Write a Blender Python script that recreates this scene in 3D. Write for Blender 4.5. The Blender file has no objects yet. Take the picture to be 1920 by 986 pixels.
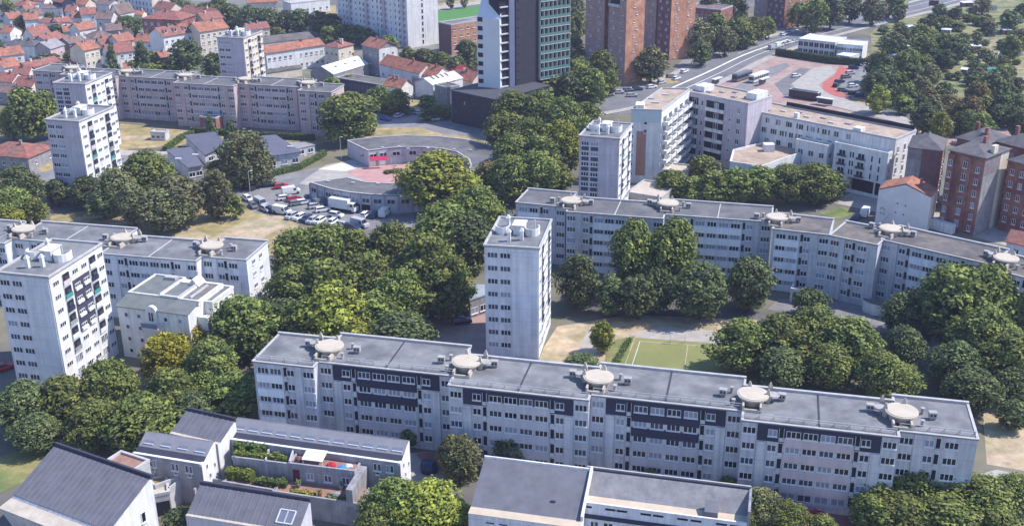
import bpy, math, random
from mathutils import Vector, Matrix
rnd = random.Random(11)
sc = bpy.context.scene
C = sc.collection
# ------------------------------------------------------------------ camera
F, PITCH, ROLL, H = 2070.3, math.radians(22.30), math.radians(0.44), 100.0
cam = bpy.data.objects.new('camera', bpy.data.cameras.new('camera')); C.objects.link(cam)
cam.data.sensor_fit = 'HORIZONTAL'; cam.data.sensor_width = 36.0
cam.data.lens = F / 1920 * 36.0; cam.data.clip_start = 1.0; cam.data.clip_end = 9000.0
_r, _f = Vector((1, 0, 0)), Vector((0, math.cos(PITCH), -math.sin(PITCH)))
_u = Vector((0, math.sin(PITCH), math.cos(PITCH)))
_r2 = math.cos(ROLL) * _r - math.sin(ROLL) * _u; _u2 = math.sin(ROLL) * _r + math.cos(ROLL) * _u
_m = Matrix((_r2, _u2, -_f)).transposed().to_4x4(); _m.translation = (0, 0, H)
cam.matrix_world = _m
sc.camera = cam
# ------------------------------------------------------------------ light
SUN_AZ, SUN_EL = math.radians(5), math.radians(51)
w = bpy.data.worlds.new('World'); sc.world = w; w.use_nodes = True
nt = w.node_tree; nt.nodes.clear()
sky = nt.nodes.new('ShaderNodeTexSky'); sky.sky_type = 'NISHITA'; sky.sun_disc = False
sky.sun_elevation = SUN_EL; sky.sun_rotation = math.pi / 2 - SUN_AZ; sky.air_density = 1.2; sky.dust_density = 0.4; sky.ozone_density = 5.0
bg = nt.nodes.new('ShaderNodeBackground'); bg.inputs[1].default_value = 0.15
wo = nt.nodes.new('ShaderNodeOutputWorld'); hs_ = nt.nodes.new('ShaderNodeHueSaturation'); hs_.inputs['Saturation'].default_value = 1.12; tn_ = nt.nodes.new('ShaderNodeVectorMath'); tn_.operation = 'MULTIPLY'; tn_.inputs[1].default_value = (1.20, 1.04, 1.06); nt.links.new(sky.outputs[0], hs_.inputs['Color']); nt.links.new(hs_.outputs[0], tn_.inputs[0]); nt.links.new(tn_.outputs[0], bg.inputs[0]); nt.links.new(bg.outputs[0], wo.inputs[0])
sl = bpy.data.lights.new('sun', 'SUN'); sl.energy = 4.2; sl.angle = math.radians(0.55); sl.color = (1.0, 0.95, 0.88)
so = bpy.data.objects.new('sun', sl); C.objects.link(so); so.location = (200, 200, 300)
so.rotation_euler = Vector((math.cos(SUN_AZ) * math.cos(SUN_EL), math.sin(SUN_AZ) * math.cos(SUN_EL), math.sin(SUN_EL))).to_track_quat('Z', 'Y').to_euler()
sc.view_settings.view_transform = 'Standard'; sc.view_settings.look = 'None'
sc.view_settings.exposure = 0.56; sc.view_settings.gamma = 1.0; sc.view_settings.use_curve_mapping = False
sc.cycles.use_denoising = True
sc.cycles.max_bounces = 6; sc.cycles.diffuse_bounces = 3; sc.cycles.glossy_bounces = 2; sc.cycles.transmission_bounces = 2; sc.cycles.transparent_max_bounces = 4
# ------------------------------------------------------------------ helpers
def G(px, py, z=0.0):
    """where the view ray through a photo pixel meets the level z"""
    u = (px - 960) / F; v = -(py - 493) / F
    u, v = u * math.cos(ROLL) + v * math.sin(ROLL), -u * math.sin(ROLL) + v * math.cos(ROLL)
    dy = math.cos(PITCH) + v * math.sin(PITCH); dz = -math.sin(PITCH) + v * math.cos(PITCH)
    t = (z - H) / dz
    return Vector((u * t, dy * t))
def depth_at(p, z):
    return p.y * math.cos(PITCH) + (H - z) * math.sin(PITCH)
MATS = {}
def mat(name, rgb, rough=0.85, var=0.15, scale=0.5, streak=0.0, metal=0.0, rgb2=None, spec=0.3, seams=None):
    if name in MATS: return MATS[name]
    m = bpy.data.materials.new(name); MATS[name] = m; m.use_nodes = True
    n = m.node_tree; L = n.links; b = n.nodes['Principled BSDF']
    b.inputs['Roughness'].default_value = rough; b.inputs['Metallic'].default_value = metal
    b.inputs['Specular IOR Level'].default_value = spec
    c = (*rgb, 1)
    if var <= 0: b.inputs['Base Color'].default_value = c; return m
    geo = n.nodes.new('ShaderNodeNewGeometry')
    def noise(sx, sz, det):
        mp = n.nodes.new('ShaderNodeMapping'); mp.inputs['Scale'].default_value = (sx, sx, sz); L.new(geo.outputs['Position'], mp.inputs[0])
        t = n.nodes.new('ShaderNodeTexNoise'); t.inputs['Scale'].default_value = 1.0; t.inputs['Detail'].default_value = det; t.inputs['Roughness'].default_value = 0.62
        L.new(mp.outputs[0], t.inputs['Vector']); return t
    t1 = noise(scale, scale, 6)
    r = n.nodes.new('ShaderNodeMapRange'); r.inputs[1].default_value = 0.3; r.inputs[2].default_value = 0.7; r.inputs[3].default_value = 1 - var; r.inputs[4].default_value = 1 + var
    L.new(t1.outputs[0], r.inputs[0])
    val = r.outputs[0]
    if streak:
        t2 = noise(1.6, 0.07, 4)
        r2 = n.nodes.new('ShaderNodeMapRange'); r2.inputs[1].default_value = 0.35; r2.inputs[2].default_value = 0.65; r2.inputs[3].default_value = 1 - streak; r2.inputs[4].default_value = 1 + streak * 0.4
        L.new(t2.outputs[0], r2.inputs[0])
        mu = n.nodes.new('ShaderNodeMath'); mu.operation = 'MULTIPLY'; L.new(val, mu.inputs[0]); L.new(r2.outputs[0], mu.inputs[1]); val = mu.outputs[0]
    if seams:
        sp = n.nodes.new('ShaderNodeSeparateXYZ'); L.new(geo.outputs['Position'], sp.inputs[0])
        dv = n.nodes.new('ShaderNodeMath'); dv.operation = 'DIVIDE'; L.new(sp.outputs[2], dv.inputs[0]); dv.inputs[1].default_value = seams
        fc = n.nodes.new('ShaderNodeMath'); fc.operation = 'FRACT'; L.new(dv.outputs[0], fc.inputs[0])
        lt = n.nodes.new('ShaderNodeMath'); lt.operation = 'LESS_THAN'; L.new(fc.outputs[0], lt.inputs[0]); lt.inputs[1].default_value = 0.03
        ml = n.nodes.new('ShaderNodeMath'); ml.operation = 'MULTIPLY_ADD'; L.new(lt.outputs[0], ml.inputs[0]); ml.inputs[1].default_value = -0.22; ml.inputs[2].default_value = 1.0
        m3 = n.nodes.new('ShaderNodeMath'); m3.operation = 'MULTIPLY'; L.new(val, m3.inputs[0]); L.new(ml.outputs[0], m3.inputs[1]); val = m3.outputs[0]
    col = None
    if rgb2:
        t3 = noise(scale * 0.37, scale * 0.37, 5)
        r3 = n.nodes.new('ShaderNodeMapRange'); r3.inputs[1].default_value = 0.42; r3.inputs[2].default_value = 0.58; L.new(t3.outputs[0], r3.inputs[0])
        mx = n.nodes.new('ShaderNodeMix'); mx.data_type = 'RGBA'; mx.inputs[6].default_value = c; mx.inputs[7].default_value = (*rgb2, 1); L.new(r3.outputs[0], mx.inputs[0]); col = mx.outputs[2]
    vm = n.nodes.new('ShaderNodeVectorMath'); vm.operation = 'SCALE'
    if col: L.new(col, vm.inputs[0])
    else: vm.inputs[0].default_value = rgb
    L.new(val, vm.inputs['Scale']); L.new(vm.outputs[0], b.inputs['Base Color'])
    return m
def leaf_mat(name, dark, light):
    m = bpy.data.materials.new(name); m.use_nodes = True; n = m.node_tree; L = n.links; b = n.nodes['Principled BSDF']
    at = n.nodes.new('ShaderNodeAttribute'); at.attribute_name = 'tint'
    oi = n.nodes.new('ShaderNodeObjectInfo')
    mx = n.nodes.new('ShaderNodeMix'); mx.data_type = 'RGBA'; mx.inputs[6].default_value = (*dark, 1); mx.inputs[7].default_value = (*light, 1)
    L.new(at.outputs['Fac'], mx.inputs[0])
    hs = n.nodes.new('ShaderNodeHueSaturation')
    mr = n.nodes.new('ShaderNodeMapRange'); mr.inputs[3].default_value = 0.485; mr.inputs[4].default_value = 0.512; L.new(oi.outputs['Random'], mr.inputs[0]); L.new(mr.outputs[0], hs.inputs['Hue'])
    mv = n.nodes.new('ShaderNodeMapRange'); mv.inputs[3].default_value = 0.78; mv.inputs[4].default_value = 1.2; L.new(oi.outputs['Random'], mv.inputs[0]); L.new(mv.outputs[0], hs.inputs['Value'])
    L.new(mx.outputs[2], hs.inputs['Color']); L.new(hs.outputs[0], b.inputs['Base Color'])
    b.inputs['Roughness'].default_value = 0.7; b.inputs['Specular IOR Level'].default_value = 0.2
    tr = n.nodes.new('ShaderNodeBsdfTranslucent'); L.new(hs.outputs[0], tr.inputs[0])
    ms = n.nodes.new('ShaderNodeMixShader'); ms.inputs[0].default_value = 0.15
    L.new(b.outputs[0], ms.inputs[1]); L.new(tr.outputs[0], ms.inputs[2]); L.new(ms.outputs[0], n.nodes['Material Output'].inputs[0])
    return m
class MB:
    def __init__(s): s.v = []; s.f = []; s.m = []
    def face(s, pts, mi=0):
        k = len(s.v); s.v += [tuple(p) for p in pts]; s.f.append(tuple(range(k, k + len(pts)))); s.m.append(mi); return s
    def box(s, x0, x1, y0, y1, z0, z1, mi=0, top=None):
        k = len(s.v)
        s.v += [(x0, y0, z0), (x1, y0, z0), (x1, y1, z0), (x0, y1, z0), (x0, y0, z1), (x1, y0, z1), (x1, y1, z1), (x0, y1, z1)]
        for q in ((0, 3, 2, 1), (4, 5, 6, 7), (0, 1, 5, 4), (1, 2, 6, 5), (2, 3, 7, 6), (3, 0, 4, 7)):
            s.f.append(tuple(k + i for i in q)); s.m.append(mi)
        if top is not None: s.m[-5] = top
        return s
    def hexa(s, lo, hi, mi=0, top=None):
        k = len(s.v); n = len(lo); s.v += [tuple(p) for p in lo] + [tuple(p) for p in hi]
        s.f.append(tuple(k + i for i in reversed(range(n)))); s.m.append(mi)
        s.f.append(tuple(k + n + i for i in range(n))); s.m.append(mi if top is None else top)
        for i in range(n):
            j = (i + 1) % n; s.f.append((k + i, k + j, k + n + j, k + n + i)); s.m.append(mi)
        return s
    def prism(s, poly, z0, z1, mi=0, top=None):
        return s.hexa([(p[0], p[1], z0) for p in poly], [(p[0], p[1], z1) for p in poly], mi, top)
    def cyl(s, cx, cy, r, z0, z1, n=16, mi=0, top=None, r2=None, sx=1.0):
        r2 = r if r2 is None else r2
        a = [2 * math.pi * i / n for i in range(n)]
        return s.hexa([(cx + r * sx * math.cos(t), cy + r * math.sin(t), z0) for t in a], [(cx + r2 * sx * math.cos(t), cy + r2 * math.sin(t), z1) for t in a], mi, top)
    def bar(s, a, b, r=0.04, mi=0):
        a, b = Vector(a), Vector(b); d = (b - a).normalized()
        p = d.cross(Vector((0, 0, 1))); p = p.normalized() if p.length > 1e-4 else Vector((1, 0, 0)); q = d.cross(p)
        o = [p * r + q * r, -p * r + q * r, -p * r - q * r, p * r - q * r]
        return s.hexa([a + t for t in o], [b + t for t in o], mi)
    def mesh(s, name, mats):
        me = bpy.data.meshes.new(name); me.from_pydata(s.v, [], s.f)
        for m in mats: me.materials.append(m)
        if len(mats) > 1: me.polygons.foreach_set('material_index', s.m)
        me.update(); return me
def link(name, data, parent=None, loc=(0, 0, 0), rz=0.0):
    o = bpy.data.objects.new(name, data); C.objects.link(o); o.location = loc
    if rz: o.rotation_euler = (0, 0, rz)
    if parent: o.parent = parent
    return o
def tag(o, label, cat, group=None):
    o['label'] = label; o['category'] = cat
    if group: o['group'] = group
    return o
def root(name, label, cat, loc, rz=0.0, group=None):
    return tag(link(name, None, None, loc, rz), label, cat, group)
ORD = 'first second third fourth fifth sixth seventh eighth ninth tenth eleventh twelfth thirteenth fourteenth fifteenth sixteenth seventeenth eighteenth nineteenth twentieth'.split()
ORD += ['twenty-' + o for o in ORD[:9]] + ['thirtieth'] + ['thirty-' + o for o in ORD[:9]] + ['fortieth'] + ['forty-' + o for o in ORD[:9]]
PEND = {}
def later(o, desc, phrase, px, cat, group):
    """label given at the end: position among its own row, counted from the left"""
    o['category'] = cat; o['group'] = group; PEND.setdefault((group, phrase), []).append((px, o, desc))
def finish_labels():
    for (g, phrase), L in PEND.items():
        L.sort(key=lambda t: t[0])
        for i, (px, o, d) in enumerate(L):
            o['label'] = d + ' ' + phrase if len(L) == 1 else '%s, %s from left %s' % (d, ORD[i], phrase)
class Fr:
    """a wall frame under a root: x along the front, y into the depth, z up"""
    def __init__(s, rt, x=0.0, y=0.0, a=0.0, W=10.0, D=10.0, z=0.0): s.rt, s.x, s.y, s.a, s.W, s.D, s.z = rt, x, y, a, W, D, z
    def at(s, x, y): c, n = math.cos(s.a), math.sin(s.a); return s.x + c * x - n * y, s.y + n * x + c * y
    def put(s, name, me, x=0.0, y=0.0, z=0.0, rot=0.0, parent=None):
        X, Y = s.at(x, y); return link(name, me, parent or s.rt, (X, Y, z), s.a + rot)
    def on(s, name, me, side, u, z, out=0.0):
        x, y, r = {'f': (u, -out, 0), 'r': (s.W + out, u, math.pi / 2), 'b': (s.W - u, s.D + out, math.pi), 'l': (-out, s.D - u, -math.pi / 2)}[side]
        return s.put(name, me, x, y, z, r)
def building(name, label, cat, A, B, z, D, group=None):
    a, b = G(*A, z), G(*B, z); d = b - a; ang = math.atan2(d.y, d.x)
    rt = root(name, label, cat, (a.x, a.y, 0), ang, group)
    return Fr(rt, 0, 0, 0, d.length, D, z)
# ------------------------------------------------------------------ materials
WHITE = mat('white_render', (0.72, 0.71, 0.70), var=0.12, scale=0.35, streak=0.18)
PALE = mat('pale_concrete_wall', (0.57, 0.565, 0.60), var=0.14, scale=0.4, streak=0.22, seams=2.7)
PANEL = mat('light_spandrel_panel', (0.70, 0.70, 0.735), var=0.10, scale=0.45, streak=0.17, seams=2.7)
PINKPANEL = mat('pinkish_spandrel_panel', (0.56, 0.465, 0.49), var=0.10, scale=0.5, streak=0.10)
GREYPANEL = mat('grey_spandrel_panel', (0.52, 0.505, 0.55), var=0.10, scale=0.5, streak=0.10)
PINK = mat('pinkish_render', (0.55, 0.42, 0.42), var=0.14, scale=0.4, streak=0.2, seams=2.7)
LILAC = mat('lilac_render', (0.52, 0.475, 0.52), var=0.12, scale=0.4, streak=0.16, seams=2.7)
CREAM = mat('cream_render', (0.66, 0.58, 0.47), var=0.12, scale=0.4, streak=0.12)
NAVY = mat('navy_cladding', (0.030, 0.034, 0.066), rough=0.55, var=0.15, scale=0.8)
PURPLE = mat('dark_violet_cladding', (0.06, 0.055, 0.085), rough=0.6, var=0.12, scale=0.8)
FELT = mat('grey_roof_felt', (0.142, 0.146, 0.158), var=0.24, scale=0.35, rgb2=(0.205, 0.207, 0.214))
FELTD = mat('dark_roof_felt', (0.115, 0.113, 0.118), var=0.2, scale=0.35, rgb2=(0.15, 0.148, 0.15))
FELTW = mat('weathered_roof_felt', (0.16, 0.14, 0.125), var=0.28, scale=0.5, rgb2=(0.11, 0.10, 0.10))
TAN = mat('tan_gravel_roof', (0.34, 0.26, 0.20), var=0.22, scale=0.6, rgb2=(0.42, 0.33, 0.26))
ZINC = mat('grey_zinc', (0.14, 0.14, 0.165), rough=0.6, var=0.18, scale=0.5, metal=0.0, spec=0.4)
ZINCD = mat('dark_zinc', (0.05, 0.052, 0.075), rough=0.6, var=0.15, scale=0.5)
RIM = mat('light_parapet', (0.43, 0.42, 0.425), var=0.18, scale=0.8)
WPANEL = mat('white_spandrel_panel', (0.82, 0.83, 0.86), var=0.08, scale=0.5, streak=0.12)
SMOOTH = mat('plain_white_render', (0.66, 0.64, 0.66), var=0.10, scale=0.25)
VENTM = mat('weathered_vent', (0.36, 0.345, 0.335), var=0.2, scale=1.0)
BEIGE = mat('beige_concrete', (0.48, 0.42, 0.35), var=0.18, scale=0.8)
STONE = mat('grey_concrete', (0.28, 0.27, 0.28), var=0.25, scale=0.6, streak=0.15)
FRAME = mat('white_window_frame', (0.70, 0.70, 0.72), var=0)
SILL = mat('pale_sill', (0.62, 0.62, 0.64), var=0.05)
GLASS = [mat('dark_glass', (0.012, 0.014, 0.022), rough=0.12, var=0, spec=0.5), mat('mid_glass', (0.05, 0.06, 0.085), rough=0.12, var=0, spec=0.5), mat('curtained_glass', (0.26, 0.28, 0.34), rough=0.35, var=0, spec=0.4)]
SHADEBLACK = mat('shade_and_black', (0.018, 0.017, 0.024), var=0)  # near-black for painted recess shade, also for black screens and doors
BRICK = mat('red_brick', (0.225, 0.088, 0.076), var=0.24, scale=0.7, streak=0.1, rgb2=(0.30, 0.15, 0.12))
OBRICK = mat('sunlit_orange_brick', (0.50, 0.265, 0.165), var=0.24, scale=0.6, streak=0.15, rgb2=(0.42, 0.20, 0.13))  # orange tone carries the sunlight on right-hand brick sides
DBRICK = mat('dark_brick', (0.17, 0.088, 0.088), var=0.2, scale=0.7, streak=0.1)
TILE = mat('orange_roof_tiles', (0.37, 0.15, 0.095), var=0.36, scale=0.8, rgb2=(0.27, 0.125, 0.09))
TILER = mat('red_roof_tiles', (0.30, 0.11, 0.088), var=0.36, scale=0.8, rgb2=(0.22, 0.115, 0.095))
TILEB = mat('brown_roof_tiles', (0.16, 0.11, 0.10), var=0.28, scale=0.9, rgb2=(0.21, 0.15, 0.13))
SLATE = mat('grey_slate', (0.10, 0.095, 0.105), var=0.25, scale=0.7, rgb2=(0.13, 0.12, 0.125))
SHEET = mat('white_sheet_roof', (0.62, 0.63, 0.65), var=0.10, scale=0.5, rough=0.6)
CHARCOAL = mat('charcoal_wall', (0.035, 0.033, 0.045), var=0.2, scale=0.5, rough=0.7)
ASPH = mat('asphalt', (0.185, 0.182, 0.188), var=0.2, scale=0.25, rgb2=(0.235, 0.225, 0.225))
ROADM = mat('road_asphalt', (0.145, 0.145, 0.152), var=0.14, scale=0.3, rgb2=(0.17, 0.17, 0.175))
PAVE = mat('pale_paving', (0.36, 0.335, 0.31), var=0.2, scale=0.4)
PINKP = mat('pink_paving', (0.33, 0.215, 0.19), var=0.18, scale=0.3, rgb2=(0.36, 0.27, 0.24))
REDP = mat('red_track_paving', (0.42, 0.12, 0.105), var=0.12, scale=0.4)
DRY = mat('dry_grass', (0.38, 0.285, 0.15), var=0.34, scale=0.35, rgb2=(0.26, 0.225, 0.10))
LAWN = mat('green_lawn', (0.13, 0.17, 0.055), var=0.3, scale=0.3, rgb2=(0.25, 0.22, 0.09))
SAND = mat('sandy_ground', (0.46, 0.35, 0.245), var=0.3, scale=0.35, rgb2=(0.33, 0.28, 0.165))
SOIL = mat('mixed_ground', (0.13, 0.125, 0.12), var=0.3, scale=0.08, rgb2=(0.17, 0.155, 0.10))
COURT = mat('olive_court', (0.195, 0.205, 0.075), var=0.14, scale=0.15, rgb2=(0.23, 0.225, 0.09))
PITCHG = mat('green_pitch', (0.075, 0.20, 0.045), var=0.10, scale=0.15)
PAINT = mat('white_paint', (0.72, 0.72, 0.70), var=0.12, scale=1.0)
METAL = mat('pale_metal', (0.52, 0.52, 0.54), var=0.08, rough=0.5)
TEAL = mat('teal_sheet', (0.06, 0.26, 0.24), var=0.1)
AWN = mat('raspberry_awning', (0.48, 0.03, 0.09), var=0.1)
BLUEROOF = mat('blue_grey_roof', (0.12, 0.125, 0.165), var=0.12, scale=0.4)
# ------------------------------------------------------------------ shared small meshes
CACHE = {}
def win(w, h, n, g=0, sill=True, glass=True, fr=None):
    """window unit, origin at bottom centre, facing -y"""
    key = ('win', w, h, n, g, sill, glass, fr.name if fr else '')
    if key in CACHE: return CACHE[key]
    b = MB(); t = 0.07; x0, x1 = -w / 2, w / 2
    b.box(x0, x1, -0.09, 0.0, 0, t); b.box(x0, x1, -0.09, 0.0, h - t, h)
    for i in range(n + 1):
        x = x0 + t / 2 + (w - t) * i / n; e = t / 2 if i in (0, n) else t * 0.75
        b.box(x - e, x + e, -0.088, 0.0, t, h - t)
    if sill: b.box(x0 - 0.08, x1 + 0.08, -0.22, 0.0, -0.14, -0.002)
    if glass: b.face([(x0, -0.03, 0.02), (x1, -0.03, 0.02), (x1, -0.03, h - 0.02), (x0, -0.03, h - 0.02)], 1)
    CACHE[key] = b.mesh('window', [fr or FRAME, GLASS[g]]); return CACHE[key]
def pane(w, h, g):
    key = ('pane', w, h, g)
    if key not in CACHE: CACHE[key] = MB().box(-w / 2 + 0.02, w / 2 - 0.02, -0.04, -0.01, 0.02, h - 0.02).mesh('pane', [GLASS[g]])
    return CACHE[key]
def gpick(): r = rnd.random(); return 0 if r < 0.52 else 1 if r < 0.82 else 2
def window(fr, side, u, z, w, h, n, sill=True, near=False, out=0.0, frm=None, g=None):
    g = gpick() if g is None else g
    if near:
        o = fr.on('window', win(w, h, n, 0, sill, False, frm), side, u, z, out); link('pane', pane(w, h, g), o)
    else: o = fr.on('window', win(w, h, n, g, sill, True, frm), side, u, z, out)
    return o
def balcony(w, h, c=None):
    """loggia front: flat dark plate painting the recess shade, with jambs and a parapet below, facing -y"""
    c = c or PALE; key = ('bal', w, h, c.name)
    if key not in CACHE:
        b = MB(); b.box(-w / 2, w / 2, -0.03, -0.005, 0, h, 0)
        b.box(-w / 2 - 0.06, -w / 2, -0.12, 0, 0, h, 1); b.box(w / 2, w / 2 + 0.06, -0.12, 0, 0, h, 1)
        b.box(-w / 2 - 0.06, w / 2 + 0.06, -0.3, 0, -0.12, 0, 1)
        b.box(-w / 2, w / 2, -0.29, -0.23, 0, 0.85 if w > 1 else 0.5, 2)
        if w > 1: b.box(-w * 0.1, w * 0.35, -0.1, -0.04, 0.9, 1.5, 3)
        CACHE[key] = b.mesh('balcony', [SHADEBLACK, SILL, c, GLASS[1]])
    return CACHE[key]
def plate(fr, name, side, u0, u1, z0, z1, m, t=0.1):
    return fr.on(name, MB().box(u0, u1, -t, 0.0, z0, z1).mesh(name, [m]), side, 0, 0)
# ------------------------------------------------------------------ ground, roads, lawns
def sheet(name, pts, m, z, px=True):
    P = [G(*p) if px else Vector(p) for p in pts]; x = sum(p.x for p in P) / len(P); y = sum(p.y for p in P) / len(P)
    a = sum(P[i].x * P[(i + 1) % len(P)].y - P[(i + 1) % len(P)].x * P[i].y for i in range(len(P)))
    if a < 0: P.reverse()
    me = MB().face([(p.x - x, p.y - y, 0) for p in P]).mesh(name, [m])
    o = link(name, me, None, (x, y, z)); o['kind'] = 'structure'; return o
def ribbon(name, pts, width, m, z, off=0.0, px=True, parent=None):
    P = [G(*p) if px else Vector(p) for p in pts]
    Q = []                                  # smooth
    for i in range(len(P) - 1):
        p0, p1, p2, p3 = P[max(i - 1, 0)], P[i], P[i + 1], P[min(i + 2, len(P) - 1)]
        for k in range(5):
            t = k / 5; Q.append(0.5 * (2 * p1 + (p2 - p0) * t + (2 * p0 - 5 * p1 + 4 * p2 - p3) * t * t + (3 * p1 - p0 - 3 * p2 + p3) * t ** 3))
    Q.append(P[-1]); lo, hi = [], []
    for i, q in enumerate(Q):
        d = (Q[min(i + 1, len(Q) - 1)] - Q[max(i - 1, 0)]).normalized(); n = Vector((-d.y, d.x))
        lo.append(q + n * (off - width / 2)); hi.append(q + n * (off + width / 2))
    b = MB(); c = Q[0]
    for i in range(len(Q) - 1):
        b.face([(p.x - c.x, p.y - c.y, 0) for p in (lo[i], lo[i + 1], hi[i + 1], hi[i])])
    o = link(name, b.mesh(name, [m]), None, (c.x, c.y, z))
    if parent: o.parent = parent; o.location = (c.x - parent.location.x, c.y - parent.location.y, z - parent.location.z)
    else: o['kind'] = 'structure'
    return o
g = link('ground', MB().face([(-2500, -300, 0), (2500, -300, 0), (2500, 5000, 0), (-2500, 5000, 0)]).mesh('ground', [SOIL])); g['kind'] = 'structure'
sheet('street_pavement', [(-60, 160), (250, 150), (640, 160), (900, 150), (900, 60), (640, 20), (300, -30), (-60, -30)], mat('town_ground', (0.20, 0.19, 0.19), var=0.25, scale=0.12, rgb2=(0.13, 0.14, 0.075)), 0.02)
sheet('car_park', [(436, 352), (500, 335), (590, 315), (680, 300), (760, 300), (780, 430), (640, 432), (560, 418), (470, 395)], ASPH, 0.03)
sheet('car_park', [(640, 205), (690, 190), (800, 195), (870, 215), (960, 235), (990, 262), (900, 265), (800, 255), (660, 240)], ASPH, 0.03)
sheet('lawn', [(225, 232), (400, 250), (610, 246), (640, 262), (520, 285), (430, 280), (380, 262), (330, 275), (240, 280), (225, 300)], DRY, 0.035)
sheet('lawn', [(640, 250), (700, 240), (790, 240), (830, 252), (900, 260), (950, 280), (930, 300), (650, 262)], DRY, 0.045)
sheet('lawn', [(745, 190), (830, 185), (850, 205), (800, 215), (760, 205)], DRY, 0.045)
sheet('path', [(220, 262), (300, 262), (390, 250), (420, 236), (408, 236), (370, 246), (290, 254), (220, 256)], SAND, 0.06)
sheet('path', [(225, 282), (300, 284), (350, 280), (330, 290), (225, 292)], PAVE, 0.06)
sheet('lawn', [(95, 405), (230, 385), (340, 360), (430, 360), (470, 395), (560, 420), (545, 470), (505, 480), (300, 470), (90, 440)], DRY, 0.04)
sheet('path', [(130, 412), (230, 395), (300, 400), (400, 445), (460, 412), (540, 402), (560, 412), (505, 440), (450, 470), (380, 470), (280, 430), (200, 410)], SAND, 0.055)
sheet('lawn', [(-20, 300), (90, 300), (95, 345), (-20, 380)], LAWN, 0.03)
sheet('street', [(50, 330), (70, 300), (120, 285), (240, 292), (240, 312), (120, 318), (95, 345)], ASPH, 0.05)
sheet('traffic_island', [(70, 318), (84, 305), (104, 303), (98, 318), (80, 323)], DRY, 0.07)
sheet('plaza', [(560, 345), (610, 310), (660, 300), (700, 312), (780, 308), (850, 330), (840, 345), (730, 348), (655, 335), (590, 350)], PAVE, 0.06)
sheet('plaza', [(650, 325), (690, 312), (860, 305), (870, 335), (735, 345), (690, 341)], mat('rose_paving', (0.44, 0.25, 0.235), var=0.15, scale=0.4), 0.08)
sheet('plaza', [(596, 318), (640, 306), (676, 314), (648, 322)], mat('white_paving', (0.62, 0.60, 0.56), var=0.1), 0.1)
sheet('lawn', [(1020, 650), (1045, 612), (1180, 590), (1420, 600), (1420, 700), (1000, 700)], SAND, 0.03)
sheet('path', [(1062, 700), (1105, 615), (1135, 612), (1110, 700)], PAVE, 0.05)
sheet('path', [(1180, 628), (1240, 612), (1360, 622), (1360, 644), (1195, 634)], PAVE, 0.05)
court = sheet('sports_court', [(1166, 700), (1192, 633), (1420, 650), (1420, 720)], COURT, 0.06)
def mark(parent, name, a, b, w, m=PAINT, z=0.012):
    a, b = G(*a), G(*b); d = (b - a); L = d.length; ang = math.atan2(d.y, d.x)
    o = link(name, MB().box(0, L, -w / 2, w / 2, 0, 0.004).mesh(name, [m]), None, (a.x - parent.location.x, a.y - parent.location.y, z), ang); o.parent = parent; return o
mark(court, 'court_line', (1200, 640), (1180, 700), 0.1); mark(court, 'court_line', (1200, 640), (1400, 655), 0.07); mark(court, 'court_line', (1290, 646), (1282, 700), 0.05)
sheet('lawn', [(1140, 640), (1190, 630), (1165, 700), (1130, 700)], LAWN, 0.05)
sheet('pavement', [(800, 590), (860, 560), (912, 560), (912, 690), (830, 690), (780, 640)], PINKP, 0.03)
sheet('path', [(1830, 890), (1870, 880), (1960, 900), (1960, 950), (1900, 940), (1840, 905)], PAVE, 0.05)
sheet('lawn', [(1840, 740), (1960, 760), (1960, 890), (1850, 870)], SAND, 0.03)
sheet('path', [(1735, 650), (1760, 620), (1775, 655), (1760, 700), (1740, 700)], PAVE, 0.05)
sheet('yard', [(1560, 380), (1700, 410), (1920, 470), (1920, 420), (1750, 390), (1600, 360)], PAVE, 0.03)
sheet('yard', [(1460, 560), (1600, 565), (1760, 610), (1720, 640), (1560, 600), (1440, 580)], ASPH, 0.03)
sheet('lawn', [(1535, 400), (1580, 388), (1605, 400), (1570, 412)], LAWN, 0.05)
sheet('lawn', [(-20, 860), (60, 840), (120, 850), (60, 900), (-20, 930)], LAWN, 0.03)
sheet('plaza', [(760, 850), (830, 845), (860, 880), (840, 950), (760, 950)], PAVE, 0.03)
sheet('forecourt', [(1390, 905), (1620, 925), (1620, 990), (1380, 990)], mat('brick_red_paving', (0.30, 0.12, 0.11), var=0.15), 0.03)
sheet('forecourt', [(780, 850), (830, 845), (850, 870), (800, 880)], mat('brick_red_paving', (0.30, 0.12, 0.11)), 0.05)
# avenue, bus station
AVE = [(1080, 205), (1180, 186), (1262, 166), (1330, 136), (1400, 103), (1480, 75), (1560, 54), (1640, 34), (1720, 15), (1800, -6), (1880, -28)]
ave = ribbon('avenue', AVE, 17, ROADM, 0.06)
ribbon('pavement', AVE, 3.4, PAVE, 0.17, 11.0); ribbon('pavement', AVE, 3.4, PAVE, 0.17, -11.0)
ribbon('road_line', AVE[2:6], 0.9, PAINT, 0.085, 0.6, parent=ave); ribbon('road_line', AVE[2:], 0.35, PAINT, 0.085, -4.2, parent=ave)
ribbon('road_line', AVE[4:], 0.25, PAINT, 0.085, 4.3, parent=ave)
sheet('road_junction', [(1100, 170), (1210, 150), (1265, 165), (1240, 215), (1130, 215), (1080, 200)], ROADM, 0.045)
sheet('verge', [(1160, 160), (1185, 144), (1262, 148), (1275, 156), (1225, 163)], DRY, 0.09)
bus = sheet('bus_station', [(1335, 165), (1400, 122), (1455, 98), (1560, 112), (1600, 128), (1560, 160), (1600, 190), (1720, 235), (1740, 262), (1500, 225), (1400, 200)], PINKP, 0.05)
sheet('bus_lane', [(1375, 165), (1440, 128), (1475, 118), (1482, 124), (1440, 150), (1405, 172)], ASPH, 0.07)
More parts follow.
